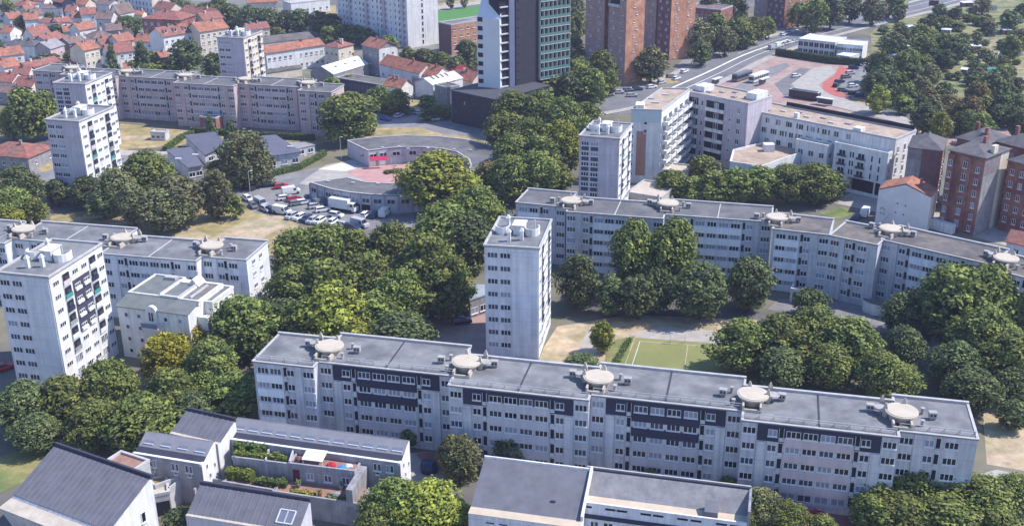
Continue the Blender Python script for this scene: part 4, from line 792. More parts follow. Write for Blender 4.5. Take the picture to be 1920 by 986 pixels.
for x, y in ((5, .5), (12, -1), (19, -2)): skylight(f2, x, y, 5.2, .9, .7)
# blue-roofed nursery school pavilions
def monoroof(label, pts, zs, wall=PALE, roof=BLUEROOF, group='nursery school pavilions', sky=()):
    P = [G(*p, z) for p, z in zip(pts, zs)]; o = P[0]; q = [(p.x - o.x, p.y - o.y) for p in P]
    rt = root('nursery_pavilion', label, 'school building', (o.x, o.y, 0), 0, group); fr = Fr(rt)
    b = MB().hexa([(x, y, 0) for x, y in q], [(x, y, z - .2) for (x, y), z in zip(q, zs)]); fr.put('wall', b.mesh('wall', [wall]))
    cx = sum(p[0] for p in q) / 4; cy = sum(p[1] for p in q) / 4; e = [(cx + (x - cx) * 1.06, cy + (y - cy) * 1.06) for x, y in q]
    fr.put('roof', MB().hexa([(x, y, z - .19) for (x, y), z in zip(e, zs)], [(x, y, z + .08) for (x, y), z in zip(e, zs)]).mesh('roof', [roof]))
    d = Vector(q[1]) - Vector(q[0]); sf = Fr(rt, 0, 0, math.atan2(d.y, d.x), d.length, 5, 3); grid(sf, 'f', max(2, int(d.length / 3)), 1, .9, 3, 1.8, 1.4, 2)
    for x, y in sky: fr.put('skylight', MB().box(-.9, .9, -.4, .4, 0, .3).mesh('skylight', [SHEET]), cx + x, cy + y, sum(zs) / 4 + .05)
    return fr
monoroof('blue-grey roofed school pavilion at the back, left of the willow', [(384, 290), (424, 270), (402, 248), (348, 255)], (3.4, 4.6, 4.6, 3.4))
monoroof('blue-grey roofed school pavilion with two white skylights', [(352, 314), (379, 309), (357, 277), (313, 282)], (4, 4, 4, 4), sky=((2, 2), (-2, -2)))
monoroof('blue-grey roofed school pavilion right of the willow', [(500, 293), (563, 284), (517, 254), (490, 256)], (4.2, 4.2, 4.6, 4.6), sky=((5, -3),))
monoroof('low grey annex of the nursery next to the hedge', [(556, 279), (590, 272), (572, 267), (540, 268)], (3, 3, 3, 3), roof=STONE)
# small buildings in the gaps
f = block('small_building', 'little building with teal roof at the foot of the pink slab', 'building', (374, 220), (404, 223), 4.6, 7, BRICK, TEAL, None, (2, 1, 1.2, 3, 1, 1.2, 2))
f = block('garden_shed', 'small flat shed with three dark openings on the dry lawn', 'shed', (282, 249), (309, 250), 2.6, 3, PALE, PINKPANEL, None, (3, 1, .8, 2, 1.2, .9, 1))
f = monoroof('concrete pavilion with pale roof left of the court tower', [(881, 562), (914, 551), (914, 534), (850, 534)], (4.4, 4.4, 4.8, 5.0), STONE, mat('pale_blue_felt', (0.26, 0.30, 0.34), var=0.1), None)
f = block('terrace_roof', 'low flat beige terrace building between the towers behind the bending slab', 'building', (1176, 362), (1240, 372), 4.5, 12, BEIGE, mat('beige_terrace', (0.50, 0.43, 0.36), var=0.1))
f = block('low_annex', 'low white walled annex at the foot of the white block', 'building', (1216, 316), (1290, 325), 4.0, 7, WHITE, BEIGE)
for i in range(4): f.put('pergola_beam', MB().box(f.W - 4 + i, f.W - 3.7 + i, -3, 2, 4.1, 4.3).mesh('pergola_beam', [BEIGE]))
# white prefab offices by the bus station
f = block('prefab_office', 'white two-storey prefab office building with boxy bays by the avenue', 'office', (1497.5, 73.5), (1566.5, 81), 6.6, 14, PANEL, SHEET, h=.25, rim=SHEET)
W = f.W
for k in range(2):
    for i in range(7): window(f, 'f', W * (i + .5) / 7, .7 + 3.1 * k, W / 7 * .82, 2.0, 2, sill=False, g=0 if k else rnd.choice((0, 1)))
f = block('prefab_office', 'white prefab wing set at an angle beside the hedge', 'office', (1570, 83), (1618, 87), 6.4, 11, WHITE, SHEET, None, (8, 2, .8, 3.1, 1.2, 1.3, 2), h=.25, rim=SHEET)
f = block('prefab_office', 'little single-storey white prefab cabin in front of the offices', 'office', (1568, 103), (1594, 107), 3.4, 8, WHITE, SHEET, None, (3, 1, .8, 3, 1.2, 1.2, 2), h=.12, rim=SHEET)
# ------------------------------------------------------------------ white annex with zinc roofs, left
f = building('apartment_block', 'white corner block with arched dormer and grey terraced roofs beside the left tower', 'apartment block', (219, 573), (352, 590), 11.0, 13.5); W = f.W; D = f.D
walls(f, WHITE, 11.0); GZ = mat('grey_green_roofing', (0.15, 0.165, 0.165), var=0.2, scale=0.5)
f.put('roof', MB().hexa([(-.2, -.3, 10.9), (W + .2, -.3, 10.9), (W + .2, 4, 11.9), (-.2, 4, 11.9)], [(-.2, -.3, 11.05), (W + .2, -.3, 11.05), (W + .2, 4, 12.05), (-.2, 4, 12.05)]).mesh('roof', [GZ]))
walls(f, WHITE, 12.0, 0, W, 4, D, 11.0, 'attic'); flat_roof(f, 12.0, GZ, WHITE, .3, .25, 0, W * .45, 4, D); flat_roof(f, 12.2, GZ, WHITE, .3, .25, W * .46, W * .72, 4, D - 2.5); flat_roof(f, 11.9, mat('patched_roofing', (0.20, 0.165, 0.15), var=0.25, rgb2=(0.15, 0.16, 0.165)), WHITE, .3, .25, W * .73, W, 4, D - 1)
f.put('gable_dormer', MB().hexa([(W * .6, D - 3.2, 12.1), (W * .6 + 2.6, D - 3.2, 12.1), (W * .6 + 1.3, D - 3.2, 13.6)], [(W * .6, D - .4, 12.1), (W * .6 + 2.6, D - .4, 12.1), (W * .6 + 1.3, D - .4, 13.6)]).mesh('gable_dormer', [WHITE]))
f.put('roof_upstand', MB().box(W * .45, W * .46, 4.2, D - 2, 12.0, 12.75).box(W * .2, W * .36, D - 1.6, D - .3, 12.03, 12.6).box(W * .725, W * .73, 4.2, D - 1.5, 11.9, 12.7).box(W * .84, W * .86, 5, D - 2, 11.95, 12.3).mesh('roof_upstand', [RIM]))
f.put('terrace_wing', MB().box(W + .02, W + 2.2, 3.0, 9.5, 0, 8.6).box(W + .02, W + 2.3, 2.9, 3.2, 8.6, 9.3).box(W + 2.0, W + 2.3, 3.2, 9.5, 8.6, 9.3).mesh('terrace_wing', [WHITE]))
arch = [(math.cos(t) * 1.1, math.sin(t) * 1.1) for t in [math.pi * i / 8 for i in range(9)]]
f.put('dormer', MB().hexa([(x, 0, 10.9 + y) for x, y in arch] + [(-1.1, 0, 8.6), (1.1, 0, 8.6)], [(x, .8, 10.9 + y) for x, y in arch] + [(-1.1, .8, 8.6), (1.1, .8, 8.6)]).mesh('dormer', [WHITE]), W * .5, -.5)
window(f, 'f', W * .5, 8.8, 1.2, 2.0, 2, out=.52, g=0); f.on('balcony', MB().box(-1.8, 1.8, -1.6, -.5, -.2, 0, 0).box(-1.8, 1.8, -1.6, -1.52, 0, 1.0, 1).mesh('balcony', [WHITE, mat('blue_glass_rail', (0.10, 0.16, 0.26), rough=0.2, var=0)]), 'f', W * .5, 7.8)
for k in range(4):
    for u in (.12, .30, .68, .88):
        if not (k and u > .6): window(f, 'f', W * u, 8.9 - 2.6 * k, .8, .9, 1)
f = building('apartment_block', 'low stepped white block with grey flat roof running beside the blue-white slab', 'apartment block', (398, 527), (452, 534), 9.0, 11); walls(f, WHITE, 9.0); flat_roof(f, 9.0, GZ, WHITE)
grid(f, 'r', 3, 2, 2, 3, 1, 1.2, 2)
f = building('apartment_block', 'small white block with grey roof joined to the corner block', 'apartment block', (352, 563), (398, 569), 11.0, 8); walls(f, WHITE, 11.0); flat_roof(f, 11.0, GZ, WHITE)
# ------------------------------------------------------------------ foreground terraced housing with big mono-pitch roofs
def profiled(name, label, A, B, z, prof, wall, group=None, base=0.0):
    """prof: (y, z, material of the strip that follows); front edge is the pixel line A-B at height z"""
    f = building(name, label, 'housing block', A, B, z, prof[-1][0], group); W = f.W; f.D = prof[-1][0]
    pts = [(0, base)] + [(y, q - .06) for y, q, m in prof] + [(prof[-1][0], base)]
    b = MB(); n = len(pts)
    for x in (0, W): b.face([(x, y, q) for y, q in pts])
    for i in range(n - 1): b.face([(0, *pts[i]), (W, *pts[i]), (W, *pts[i + 1]), (0, *pts[i + 1])])
    f.put('wall', b.mesh('wall', [wall]))
    for i in range(len(prof) - 1):
        (y0, q0, m), (y1, q1, _) = prof[i], prof[i + 1]
        if m: f.put('roof', MB().hexa([(-.05, y0, q0 - .05), (W + .05, y0, q0 - .05), (W + .05, y1, q1 - .05), (-.05, y1, q1 - .05)], [(-.05, y0, q0 + .03), (W + .05, y0, q0 + .03), (W + .05, y1, q1 + .03), (-.05, y1, q1 + .03)]).mesh('roof', [m]))
    return f
def seams(f, y0, q0, y1, q1, n, m=ZINC, t=.07):
    me = MB().hexa([(-t, y0, q0), (t, y0, q0), (t, y1, q1), (-t, y1, q1)], [(-t * .6, y0, q0 + .1), (t * .6, y0, q0 + .1), (t * .6, y1, q1 + .1), (-t * .6, y1, q1 + .1)]).mesh('roof_seam', [m])
    for i in range(1, n): f.put('roof_seam', me, f.W * i / n)
def ridge_rim(f, y, z, m=ZINCD, h=.45, t=.35): f.put('ridge_cap', MB().box(-.1, f.W + .1, y - t, y, z - .3, z + h).mesh('ridge_cap', [m]))
FGG = 'foreground housing with mono-pitch roofs'
LSEAM = mat('pale_seam', (0.155, 0.155, 0.18), var=0.05)
a, b2 = G(36, 921, 8), G(204, 986, 8)
f = profiled('housing_block', 'housing block with the big seamed dark roof in the bottom left corner', (24, 927), (204, 995), 7.6, [(-2.6, 6.9, BEIGE), (-.3, 7.2, None), (0, 7.6, ZINC), (8.2, 11.2, ZINCD), (8.8, 11.2, None)], PALE, FGG)
W = f.W; seams(f, 0, 7.63, 8.2, 11.23, 20, LSEAM); ridge_rim(f, 8.9, 11.3); plate(f, 'front_cladding', 'f', 0, W, 2, 6.8, PANEL, 0); plate(f, 'end_wall', 'r', 0, 8.4, .1, 7.3, WHITE, .05)
f.put('gable_wall', MB().hexa([(W + .002, 0, 7.3), (W + .002, 8.6, 7.3), (W + .002, 8.6, 11.0)], [(W + .07, 0, 7.3), (W + .07, 8.6, 7.3), (W + .07, 8.6, 11.0)]).mesh('gable_wall', [WHITE]))
for u, q in ((3.0, 4.6), (6.2, 5.2)): window(f, 'r', u, q, .8, 1.7, 1, out=.05)
f = profiled('housing_block', 'housing block with blue-white front and plain grey mono-pitch roof, bottom centre', (878, 962), (1086, 990), 6.2, [(0, 6.2, mat('cream_gutter_slab', (0.52, 0.43, 0.33), var=0.12)), (1.6, 6.3, ZINC), (9.6, 9.5, None), (9.9, 9.5, None)], PANEL, FGG)
W = f.W; ridge_rim(f, 10.0, 9.5, WHITE, .35, .25); f.put('end_parapet', MB().hexa([(W - .1, 1.6, 6.3), (W + .25, 1.6, 6.3), (W + .25, 10, 9.4), (W - .1, 10, 9.4)], [(W - .1, 1.6, 7.1), (W + .25, 1.6, 7.1), (W + .25, 10, 10.2), (W - .1, 10, 10.2)]).mesh('end_parapet', [WHITE])); f.put('roof_vent', MB().box(-.35, .35, -.15, .15, 0, .2).mesh('roof_vent', [ZINCD]), W * .72, 4.0, 7.3)
for u in (.2, .32): window(f, 'f', u * W, 4.9, 1.4, .4, 1, g=0, sill=False)
f = profiled('housing_block', 'long housing block with slotted blue-white parapet and cream gutter, bottom centre right', (1088, 940), (1402, 981), 7.4, [(0, 7.4, WHITE), (.3, 7.4, None), (.31, 7.05, mat('cream_gutter_slab', (0.52, 0.43, 0.33))), (2.3, 7.05, mat('light_grey_metal_slope', (0.24, 0.235, 0.25), var=0.2, streak=0.15)), (5.6, 9.2, None), (5.9, 9.2, None)], PANEL, FGG)
W = f.W; ridge_rim(f, 6.0, 9.2, ZINCD, .3, .3); f.put('ridge_edge', MB().box(-.1, W + .1, 6.0, 6.25, 8.6, 9.6).mesh('ridge_edge', [RIM])); f.put('end_parapet', MB().box(W - .1, W + .25, 0, 6.1, 6.0, 9.4).mesh('end_parapet', [STONE]))
for u in (.04, .185, .255, .40, .475, .62, .70, .85, .93): f.on('slot_window', MB().box(-.75, .75, -.04, .0, 0, .32).mesh('slot_window', [SHADEBLACK]), 'f', u * W, 6.55)
plate(f, 'dark_band', 'f', -.2, W + .2, 4.9, 5.5, NAVY, .25)
for u in (.08, .1, .16, .19, .5, .55, .9): window(f, 'f', u * W, 3.0, .7, 1.4, 1)
f.put('roof_hatch', MB().hexa([(0, 0, 0), (2.0, 0, 0), (2.0, 2.2, 0), (0, 2.2, 0)], [(.1, .1, 1.0), (1.9, .1, 1.0), (2.0, 2.2, 1.6), (0, 2.2, 1.6)]).mesh('roof_hatch', [ZINC]), W * .74, .5, 7.05)
LZINC = mat('light_zinc', (0.22, 0.22, 0.245), rough=0.6, var=0.12, scale=0.5); CONC = mat('grey_board_concrete', (0.34, 0.33, 0.35), var=0.2, scale=0.5, streak=0.2)
SLOT = mat('glass_skylight', (0.16, 0.18, 0.24), rough=0.3, var=0)
def butterfly(label, A, B, z, nsky, windows):
    f = profiled('housing_block', label, A, B, z, [(0, z, WHITE), (.45, z, None), (.46, z - .35, ZINCD), (1.7, z + .3, LZINC), (3.9, z + 1.5, ZINC), (4.3, z + 1.5, None)], CONC, FGG); W = f.W
    for i in range(nsky): f.put('skylight', MB().hexa([(-.8, 0, 0), (.8, 0, 0), (.8, .5, .27), (-.8, .5, .27)], [(-.8, 0, .08), (.8, 0, .08), (.8, .5, .35), (-.8, .5, .35)], 1).box(-.85, .85, -.14, -.01, -.06, .12, 0).mesh('skylight', [SILL, SLOT]), W * (i + .5) / nsky, 2.2, z + .62)
    plate(f, 'end_wall', 'r', 0, 4.3, .1, z - .1, WHITE, .05); f.put('gable_wall', MB().hexa([(W + .002, .5, z - .1), (W + .002, 4.3, z - .1), (W + .002, 4.3, z + 1.5), (W + .002, 3.9, z + 1.5)], [(W + .06, .5, z - .1), (W + .06, 4.3, z - .1), (W + .06, 4.3, z + 1.5), (W + .06, 3.9, z + 1.5)]).mesh('gable_wall', [WHITE]))
    for u in windows: window(f, 'f', u * W, z - 1.9, .55, 1.3, 1); window(f, 'f', u * W + .7, z - 1.9, .55, 1.3, 1); window(f, 'f', u * W + .35, z - 2.6, .6, .5, 1)
    for u, q in ((1.3, z - 1.6), (1.9, z - 3.6), (3.4, z - 2.6)): window(f, 'r', u, q, .45, .9, 1, out=.05, g=0, sill=False)
    f.put('end_parapet', MB().box(W - .3, W + .08, -.1, .6, z - .4, z + .06).mesh('end_parapet', [WHITE])); return f
butterfly('small housing block with a white gutter line in front of the dark sloped roof', (249, 849), (377.5, 870), 7.6, 4, (.1, .25, .58, .78))
butterfly('long narrow housing block with a row of skylights in front of the near slab', (424, 822), (750, 868), 7.6, 12, (.86, .93))
f = profiled('housing_block', 'dark seamed roof block joining the two skylight blocks', (318, 812), (408, 833), 8.4, [(0, 8.4, BEIGE), (.6, 8.4, ZINC), (4.6, 10.0, ZINCD), (5.0, 10.2, None)], WHITE, FGG); seams(f, .6, 8.43, 4.6, 10.03, 9, LSEAM); ridge_rim(f, 5.1, 10.1)
f = profiled('housing_block', 'dark roofed block with white skylight frames at the bottom edge', (348, 966), (556, 1000), 6.0, [(0, 6.0, BEIGE), (.5, 6.0, ZINC), (4.6, 8.2, ZINCD), (5.0, 8.3, None)], GREYPANEL, FGG); seams(f, .5, 6.03, 4.6, 8.23, 14, LSEAM); ridge_rim(f, 5.1, 8.3)
for x in (.82, .89): f.put('skylight', MB().bar((-.6, 1.2, 6.5), (.6, 1.2, 6.5), .08).bar((-.6, 3.0, 7.47), (.6, 3.0, 7.47), .08).bar((-.6, 1.2, 6.5), (-.6, 3.0, 7.47), .08).bar((.6, 1.2, 6.5), (.6, 3.0, 7.47), .08).hexa([(-.5, 1.3, 6.44), (.5, 1.3, 6.44), (.5, 2.9, 7.3), (-.5, 2.9, 7.3)], [(-.5, 1.3, 6.52), (.5, 1.3, 6.52), (.5, 2.9, 7.38), (-.5, 2.9, 7.38)], 1).mesh('skylight', [SILL, SLOT]), f.W * x)
# terraces in front of the long block
def terrace(label, A, B, z, D, deck, wall=STONE, name='garden_terrace', par=.9):
    f = building(name, label, 'terrace', A, B, z, D); W = f.W; walls(f, wall, z - .3); f.put('deck', MB().box(0, W, 0, D, z - .4, z - .3).mesh('deck', [deck]))
    f.put('parapet', MB().box(-.1, W + .1, -.12, .18, z - .5, z + par - .3).box(-.12, .15, .18, D, z - .5, z + par - .5).box(W - .15, W + .12, .18, D, z - .5, z + par - .5).mesh('parapet', [wall])); return f
REDT = mat('terracotta_tiles', (0.29, 0.165, 0.13), var=0.25, scale=0.8)
t1 = terrace('concrete roof terrace with a white awning under the skylight block', (541, 869), (664, 884), 6.8, 3.1, REDT, CONC, par=.55)
t2 = terrace('lower planted terrace with terracotta floor and dry beds', (512, 921), (672, 945), 4.0, 4.6, REDT, CONC, par=.5)
t3 = terrace('green terrace with climbing plants left of the awning', (436, 857), (541, 870), 6.6, 3.0, SOIL, CONC, par=.5)
t4 = terrace('long low concrete terrace between the red path and dark roof', (418, 903), (512, 919), 4.0, 4.4, REDT, CONC, par=.5)
plate(t1, 'door', 'f', .6, 1.7, 3.7, 5.9, mat('dark_red_door', (0.16, 0.02, 0.05), var=0.05), .06); grid(t1, 'f', 3, 1, 4.4, 3, 1.2, 1.2, 2, 2, t1.W)
t1.put('end_pier', MB().box(t1.W + .15, t1.W + 1.2, -4.2, 3.0, 0, 6.4).mesh('end_pier', [STONE]))
t1.put('awning', MB().hexa([(2.0, .5, 7.5), (5.4, .5, 7.5), (5.4, 2.9, 8.0), (2.0, 2.9, 8.0)], [(2.0, .5, 7.58), (5.4, .5, 7.58), (5.4, 2.9, 8.08), (2.0, 2.9, 8.08)]).box(2.1, 2.2, .6, .7, 6.5, 7.5).box(5.2, 5.3, .6, .7, 6.5, 7.5).mesh('awning', [mat('off_white_canvas', (0.74, 0.73, 0.68), var=0.05)]))
def lump(name, label, cat, fr, x, y, z, sx, sy, sz, m, seed):
    r = random.Random(seed); b = MB(); n, h = 10, 5; rings = []
    for j in range(h + 1):
        a = math.pi / 2 * j / h; rr = math.cos(a); rings.append([(math.cos(2 * math.pi * i / n) * sx * rr * r.uniform(.8, 1.15), math.sin(2 * math.pi * i / n) * sy * rr * r.uniform(.8, 1.15), math.sin(a) * sz * r.uniform(.85, 1.1)) for i in range(n)])
    for j in range(h):
        for i in range(n): b.face([rings[j][i], rings[j][(i + 1) % n], rings[j + 1][(i + 1) % n], rings[j + 1][i]])
    X, Y = fr.at(x, y); wp = fr.rt.matrix_basis @ Vector((X, Y, z)); return tag(link(name, b.mesh(name, [m]), None, wp), label, cat)
for ob in (t1.rt, t2.rt, t3.rt, t4.rt): ob.rotation_mode = 'XYZ'
lump('folded_parasol', 'crumpled red and white parasol on the concrete roof terrace', 'parasol', t1, 6.6, 1.1, 6.5, .9, .6, .8, mat('red_cloth', (0.5, 0.03, 0.05), var=0.1), 1)
lump('paddling_pool', 'blue paddling pool beside the red parasol on the terrace', 'paddling pool', t1, 8.3, .9, 6.5, .8, .6, .45, mat('bright_blue_plastic', (0.03, 0.22, 0.6), var=0.1), 2)
lump('plastic_cover', 'white plastic cover next to the blue paddling pool', 'cover', t1, 9.2, 1.6, 6.5, .7, .5, .5, SHEET, 3)
red = sheet('red_path', [(305, 1000), (330, 960), (362, 922), (372, 930), (352, 958), (330, 1000)], REDT, .04)
# low concrete walls and pots scattered through the terraced gardens
def garden_wall(label, pts, z, h, t=.25):
    P = [G(*p, z) for p in pts]; o = P[0]; b = MB()
    for i in range(len(P) - 1):
        p, q = P[i] - o, P[i + 1] - o; n = Vector((-(q - p).y, (q - p).x)).normalized() * t; b.prism([p, q, q + n, p + n], -z, h + .004 * i)
    tag(link('garden_wall', b.mesh('garden_wall', [CONC if len(pts) > 2 else RIM]), None, (o.x, o.y, z)), label, 'garden wall')['kind'] = 'thing'
garden_wall('angled concrete wall round the patio above the red tile path', [(366, 926), (388, 905), (414, 908), (425, 925)], 2.6, .9)
garden_wall('low concrete wall zigzagging behind the dark bottom roof', [(440, 938), (478, 924), (510, 934), (520, 925)], 2.4, .8)
garden_wall('long concrete wall in front of the lower planted terrace', [(520, 950), (552, 932), (600, 942), (672, 952)], 2.2, 1.0)
garden_wall('short pale wall beside the open doorway annex', [(318, 925), (352, 898)], 3.2, 1.0)
garden_wall('pale divider wall on the green terrace', [(500, 868), (506, 848)], 6.3, .7)
garden_wall('pale divider wall next to the awning', [(545, 872), (552, 850)], 6.5, .8)
for i, (x, y, z, c) in enumerate(((455, 850, 6.3, 'terracotta_pot'), (478, 853, 6.3, 'white_pot'), (520, 858, 6.4, 'terracotta_pot'), (532, 905, 3.7, 'grey_pot'), (600, 930, 3.7, 'terracotta_pot'), (640, 915, 3.7, 'white_pot'), (560, 912, 3.7, 'grey_pot'))):
    p = G(x, y, z); o = tag(link('plant_pot', MB().cyl(0, 0, .28, 0, .55, 10, r2=.38).mesh('plant_pot', [mat(c, {'t': (0.32, 0.13, 0.08), 'w': (0.6, 0.6, 0.58), 'g': (0.2, 0.2, 0.21)}[c[0]], var=0.1)]), None, (p.x, p.y, z)), '%s plant pot, %s from left on the planted terraces' % ({'t': 'terracotta', 'w': 'white', 'g': 'grey'}[c[0]], ORD[sorted((455, 478, 520, 532, 560, 600, 640)).index(x)]), 'plant pot', 'plant pots on the terraces')
    b = MB(); rr = random.Random(i)
    for k in range(26):
        a = rr.uniform(0, 6.28); e = rr.uniform(.1, .5); zz = rr.uniform(.5, 1.2); d_ = Vector((math.cos(a), math.sin(a), rr.uniform(-.2, .6))) * .22; n_ = Vector((-math.sin(a), math.cos(a), 0)) * .12; q = Vector((math.cos(a) * e, math.sin(a) * e, zz)); b.face([q - d_, q - n_, q + d_, q + n_])
    link('leaves', b.mesh('leaves', [mat('pot_plant_leaves', (0.12, 0.17, 0.04), var=0.3, scale=2.0)]), o)
# concrete garden planters stepping between the left roofs
for i, (A, B) in enumerate((((246, 880), (284, 868)), ((266, 893), (308, 878)), ((292, 912), (344, 893)))):
    f = terrace('sloping concrete garden box, %s from left between the two roofs' % ORD[i], A, B, 5.2 - .5 * i, 3.6, DRY if i != 1 else SAND, RIM, 'garden_box', .7)
f = block('concrete_annex', 'pale concrete annex with open dark doorway beside the red tile path', 'building', (262, 935), (318, 924), 3.8, 5, RIM, BEIGE); plate(f, 'doorway', 'f', 2.2, 4.2, .1, 2.6, SHADEBLACK, .03)  # flat dark plate paints the shade of the open doorway
f = block('roof_patio', 'small roof patio with pinkish tiles behind the big seamed roof', 'building', (186, 874), (240, 892), 7.6, 4.5, RIM, REDT)
# ------------------------------------------------------------------ trees
LEAF = {'mid': leaf_mat('green_leaves', (0.046, 0.074, 0.020), (0.285, 0.320, 0.078)), 'dark': leaf_mat('dark_green_leaves', (0.034, 0.056, 0.025), (0.205, 0.245, 0.085)),
        'lime': leaf_mat('yellow_green_leaves', (0.085, 0.108, 0.020), (0.42, 0.43, 0.070)), 'yellow': leaf_mat('golden_leaves', (0.16, 0.16, 0.018), (0.50, 0.48, 0.05)),
        'olive': leaf_mat('olive_leaves', (0.066, 0.076, 0.034), (0.27, 0.27, 0.11)), 'rust': leaf_mat('rusty_leaves', (0.10, 0.088, 0.034), (0.27, 0.215, 0.075))}
BARK = mat('bark', (0.10, 0.075, 0.055), var=0.25, scale=1.5)
def crown_mesh(seed, kind, ncl, nl, leaf, shape='round'):
    """leaf-sized faces gathered in clumps through a lobed crown; unit: crown width 1, height 1"""
    r = random.Random(seed); V, Fc, T = [], [], []
    lobes = [(r.uniform(0, 6.28), r.uniform(.2, .95), r.uniform(.08, .30)) for _ in range(8)]
    def surf(th, ph):
        if shape == 'cone': rad = .5 * (1 - ph) ** .8 + .03; z = .10 + .9 * ph
        elif shape == 'tall': rad = .5 * math.sin(math.pi * min(1, ph * .92 + .08)) ** .55; z = .14 + .86 * ph
        elif shape == 'willow': rad = .5 * (math.sin(math.pi * (.12 + .80 * ph)) ** .6 if ph > .25 else .93); z = .05 + .95 * ph
        else: rad = .5 * math.sin(math.pi * (.13 + .85 * ph)) ** .62; z = .16 + .84 * ph
        for a, h, k in lobes: rad *= 1 + k * math.exp(-((math.sin((th - a) / 2) / .35) ** 2) - ((ph - h) / .22) ** 2) - k * .35
        return rad, z
    for c in range(ncl):
        th = r.uniform(0, 2 * math.pi); ph = r.random() ** .85; rad, z = surf(th, ph)
        q = r.uniform(.62, 1.0) if r.random() < .82 else r.uniform(.15, .6)
        cx, cy, cz = rad * q * math.cos(th), rad * q * math.sin(th), z - (1 - q) * .12
        cr = r.uniform(.06, .125) * (.8 if shape == 'cone' else 1); tint = min(1, max(0, r.gauss(.48, .27)))
        for l in range(nl):
            u = r.uniform(-.45, 1); a = r.uniform(0, 6.283); s = math.sqrt(1 - u * u); n = Vector((s * math.cos(a), s * math.sin(a), u)); k = r.uniform(.6, 1.08)
            p = Vector((cx, cy, cz)) + n * cr * k
            n = (n + Vector((r.gauss(0, .34), r.gauss(0, .34), r.gauss(.15, .3)))).normalized()
            t = n.cross(Vector((r.gauss(0, 1), r.gauss(0, 1), r.gauss(0, 1)))).normalized(); b = n.cross(t); L = leaf * r.uniform(.65, 1.25); w = L * r.uniform(.45, .75)
            if shape == 'willow': t, b = b, t
            i = len(V); V += [tuple(p - t * L), tuple(p - b * w), tuple(p + t * L), tuple(p + b * w)]; Fc.append((i, i + 1, i + 2, i + 3)); T.append(min(1, max(0, tint + r.gauss(0, .12))))
    ex = sorted(math.hypot(v[0], v[1]) for v in V); kx = .5 / ex[int(len(ex) * .97)]; kz = 1.0 / max(v[2] for v in V); V = [(x * kx, y * kx, z * kz) for x, y, z in V]
    me = bpy.data.meshes.new('crown'); me.from_pydata(V, [], Fc); at = me.attributes.new('tint', 'FLOAT', 'FACE'); at.data.foreach_set('value', T); me.materials.append(LEAF[kind]); return me
def trunk_mesh(seed, shape):
    r = random.Random(seed); b = MB(); n = 7
    hs = [0, .12, .3, .55 if shape != 'cone' else .9]; rs = [.045, .034, .026, .01]; ox = [0, r.uniform(-.01, .01), r.uniform(-.02, .02), r.uniform(-.03, .03)]
    for j in range(3):
        b.hexa([(ox[j] + rs[j] * math.cos(2 * math.pi * i / n), rs[j] * math.sin(2 * math.pi * i / n), hs[j]) for i in range(n)], [(ox[j + 1] + rs[j + 1] * math.cos(2 * math.pi * i / n), rs[j + 1] * math.sin(2 * math.pi * i / n), hs[j + 1]) for i in range(n)])
    if shape != 'cone':
        for k in range(5):
            a = 6.28 * k / 5 + r.uniform(-.4, .4); b.bar((0, 0, .22 + .05 * k), (math.cos(a) * .27, math.sin(a) * .27, .45 + .07 * k), .012)
    return b.mesh('trunk', [BARK])
PROT = {}
def proto(kind, shape, lod, var):
    key = (kind, shape, lod, var)
    if key not in PROT:
        sd = hash(('x', len(PROT))) % 9999 if False else 1000 + len(PROT) * 17
        ncl, nl, lf = {0: (330, 24, .026), 1: (200, 17, .036), 2: (110, 12, .052)}[lod]
        PROT[key] = (crown_mesh(sd, kind, ncl, nl, lf, shape), trunk_mesh(sd, shape))
    return PROT[key]
TREES = []
def tree(cx, ty, wpx, k=1.05, kind='mid', shape='round', name='tree'):
    """crown centred on photo column cx, top at row ty, width in photo pixels, height/width ratio k"""
    h = 10.0
    for _ in range(6):
        p = G(cx, ty, h); wm = 1.06 * wpx * depth_at(p, h) / F; h = wm * k
    cm, tm = proto(kind, shape, 0 if wpx >= 75 else 1 if wpx >= 42 else 2, rnd.randrange(5 if kind in ('mid', 'dark') else 3))
    rt = link(name, None, None, (p.x, p.y, 0), rnd.uniform(0, 6.28)); rt.scale = (wm * rnd.uniform(.92, 1.1), wm * rnd.uniform(.85, 1.12), h); rt.rotation_euler[0] = rnd.uniform(-.05, .05); rt.rotation_euler[1] = rnd.uniform(-.05, .05)
    link('crown', cm, rt); link('trunk', tm, rt)
    return rt
DS = {'mid': 'leafy green tree', 'dark': 'dark green tree', 'lime': 'bright yellow-green tree', 'yellow': 'golden-yellow tree', 'olive': 'olive green tree', 'rust': 'rusty brown tree'}
def grove(phrase, group, items, desc=None, cat='tree', name='tree'):
    for it in items:
        rt = tree(*it[:3], *(it[3:])); kind = it[4] if len(it) > 4 else 'mid'
        d = desc or DS[kind]
        if len(it) > 5: d = {'cone': 'pointed ', 'tall': 'tall ', 'willow': 'drooping ', 'round': ''}[it[5]] + d
        rt.name = name; later(rt, d, phrase, it[0], cat, group)
m, dk, li, ye, ol, ru = 'mid', 'dark', 'lime', 'yellow', 'olive', 'rust'
grove('in the grove below the violet-panelled tower', 'trees below the left tower', [(30, 712, 105, 1.05, dk), (112, 703, 100, 1.05, m), (190, 672, 115, 1.0, m), (170, 752, 105, .95, m), (262, 735, 120, 1.0, m), (312, 690, 110, 1.0, m), (225, 780, 85, .9, dk), (60, 775, 95, .8, dk), (350, 735, 95, .9, dk)])
grove('beside the white corner block', 'trees around the white corner block', [(300, 625, 95, 1.0, ye), (362, 594, 80, 1.0, ye), (395, 632, 110, 1.0, m), (445, 552, 120, 1.05, m), (430, 700, 105, .95, m), (482, 560, 85, 1.05, dk), (385, 690, 85, .9, m)])
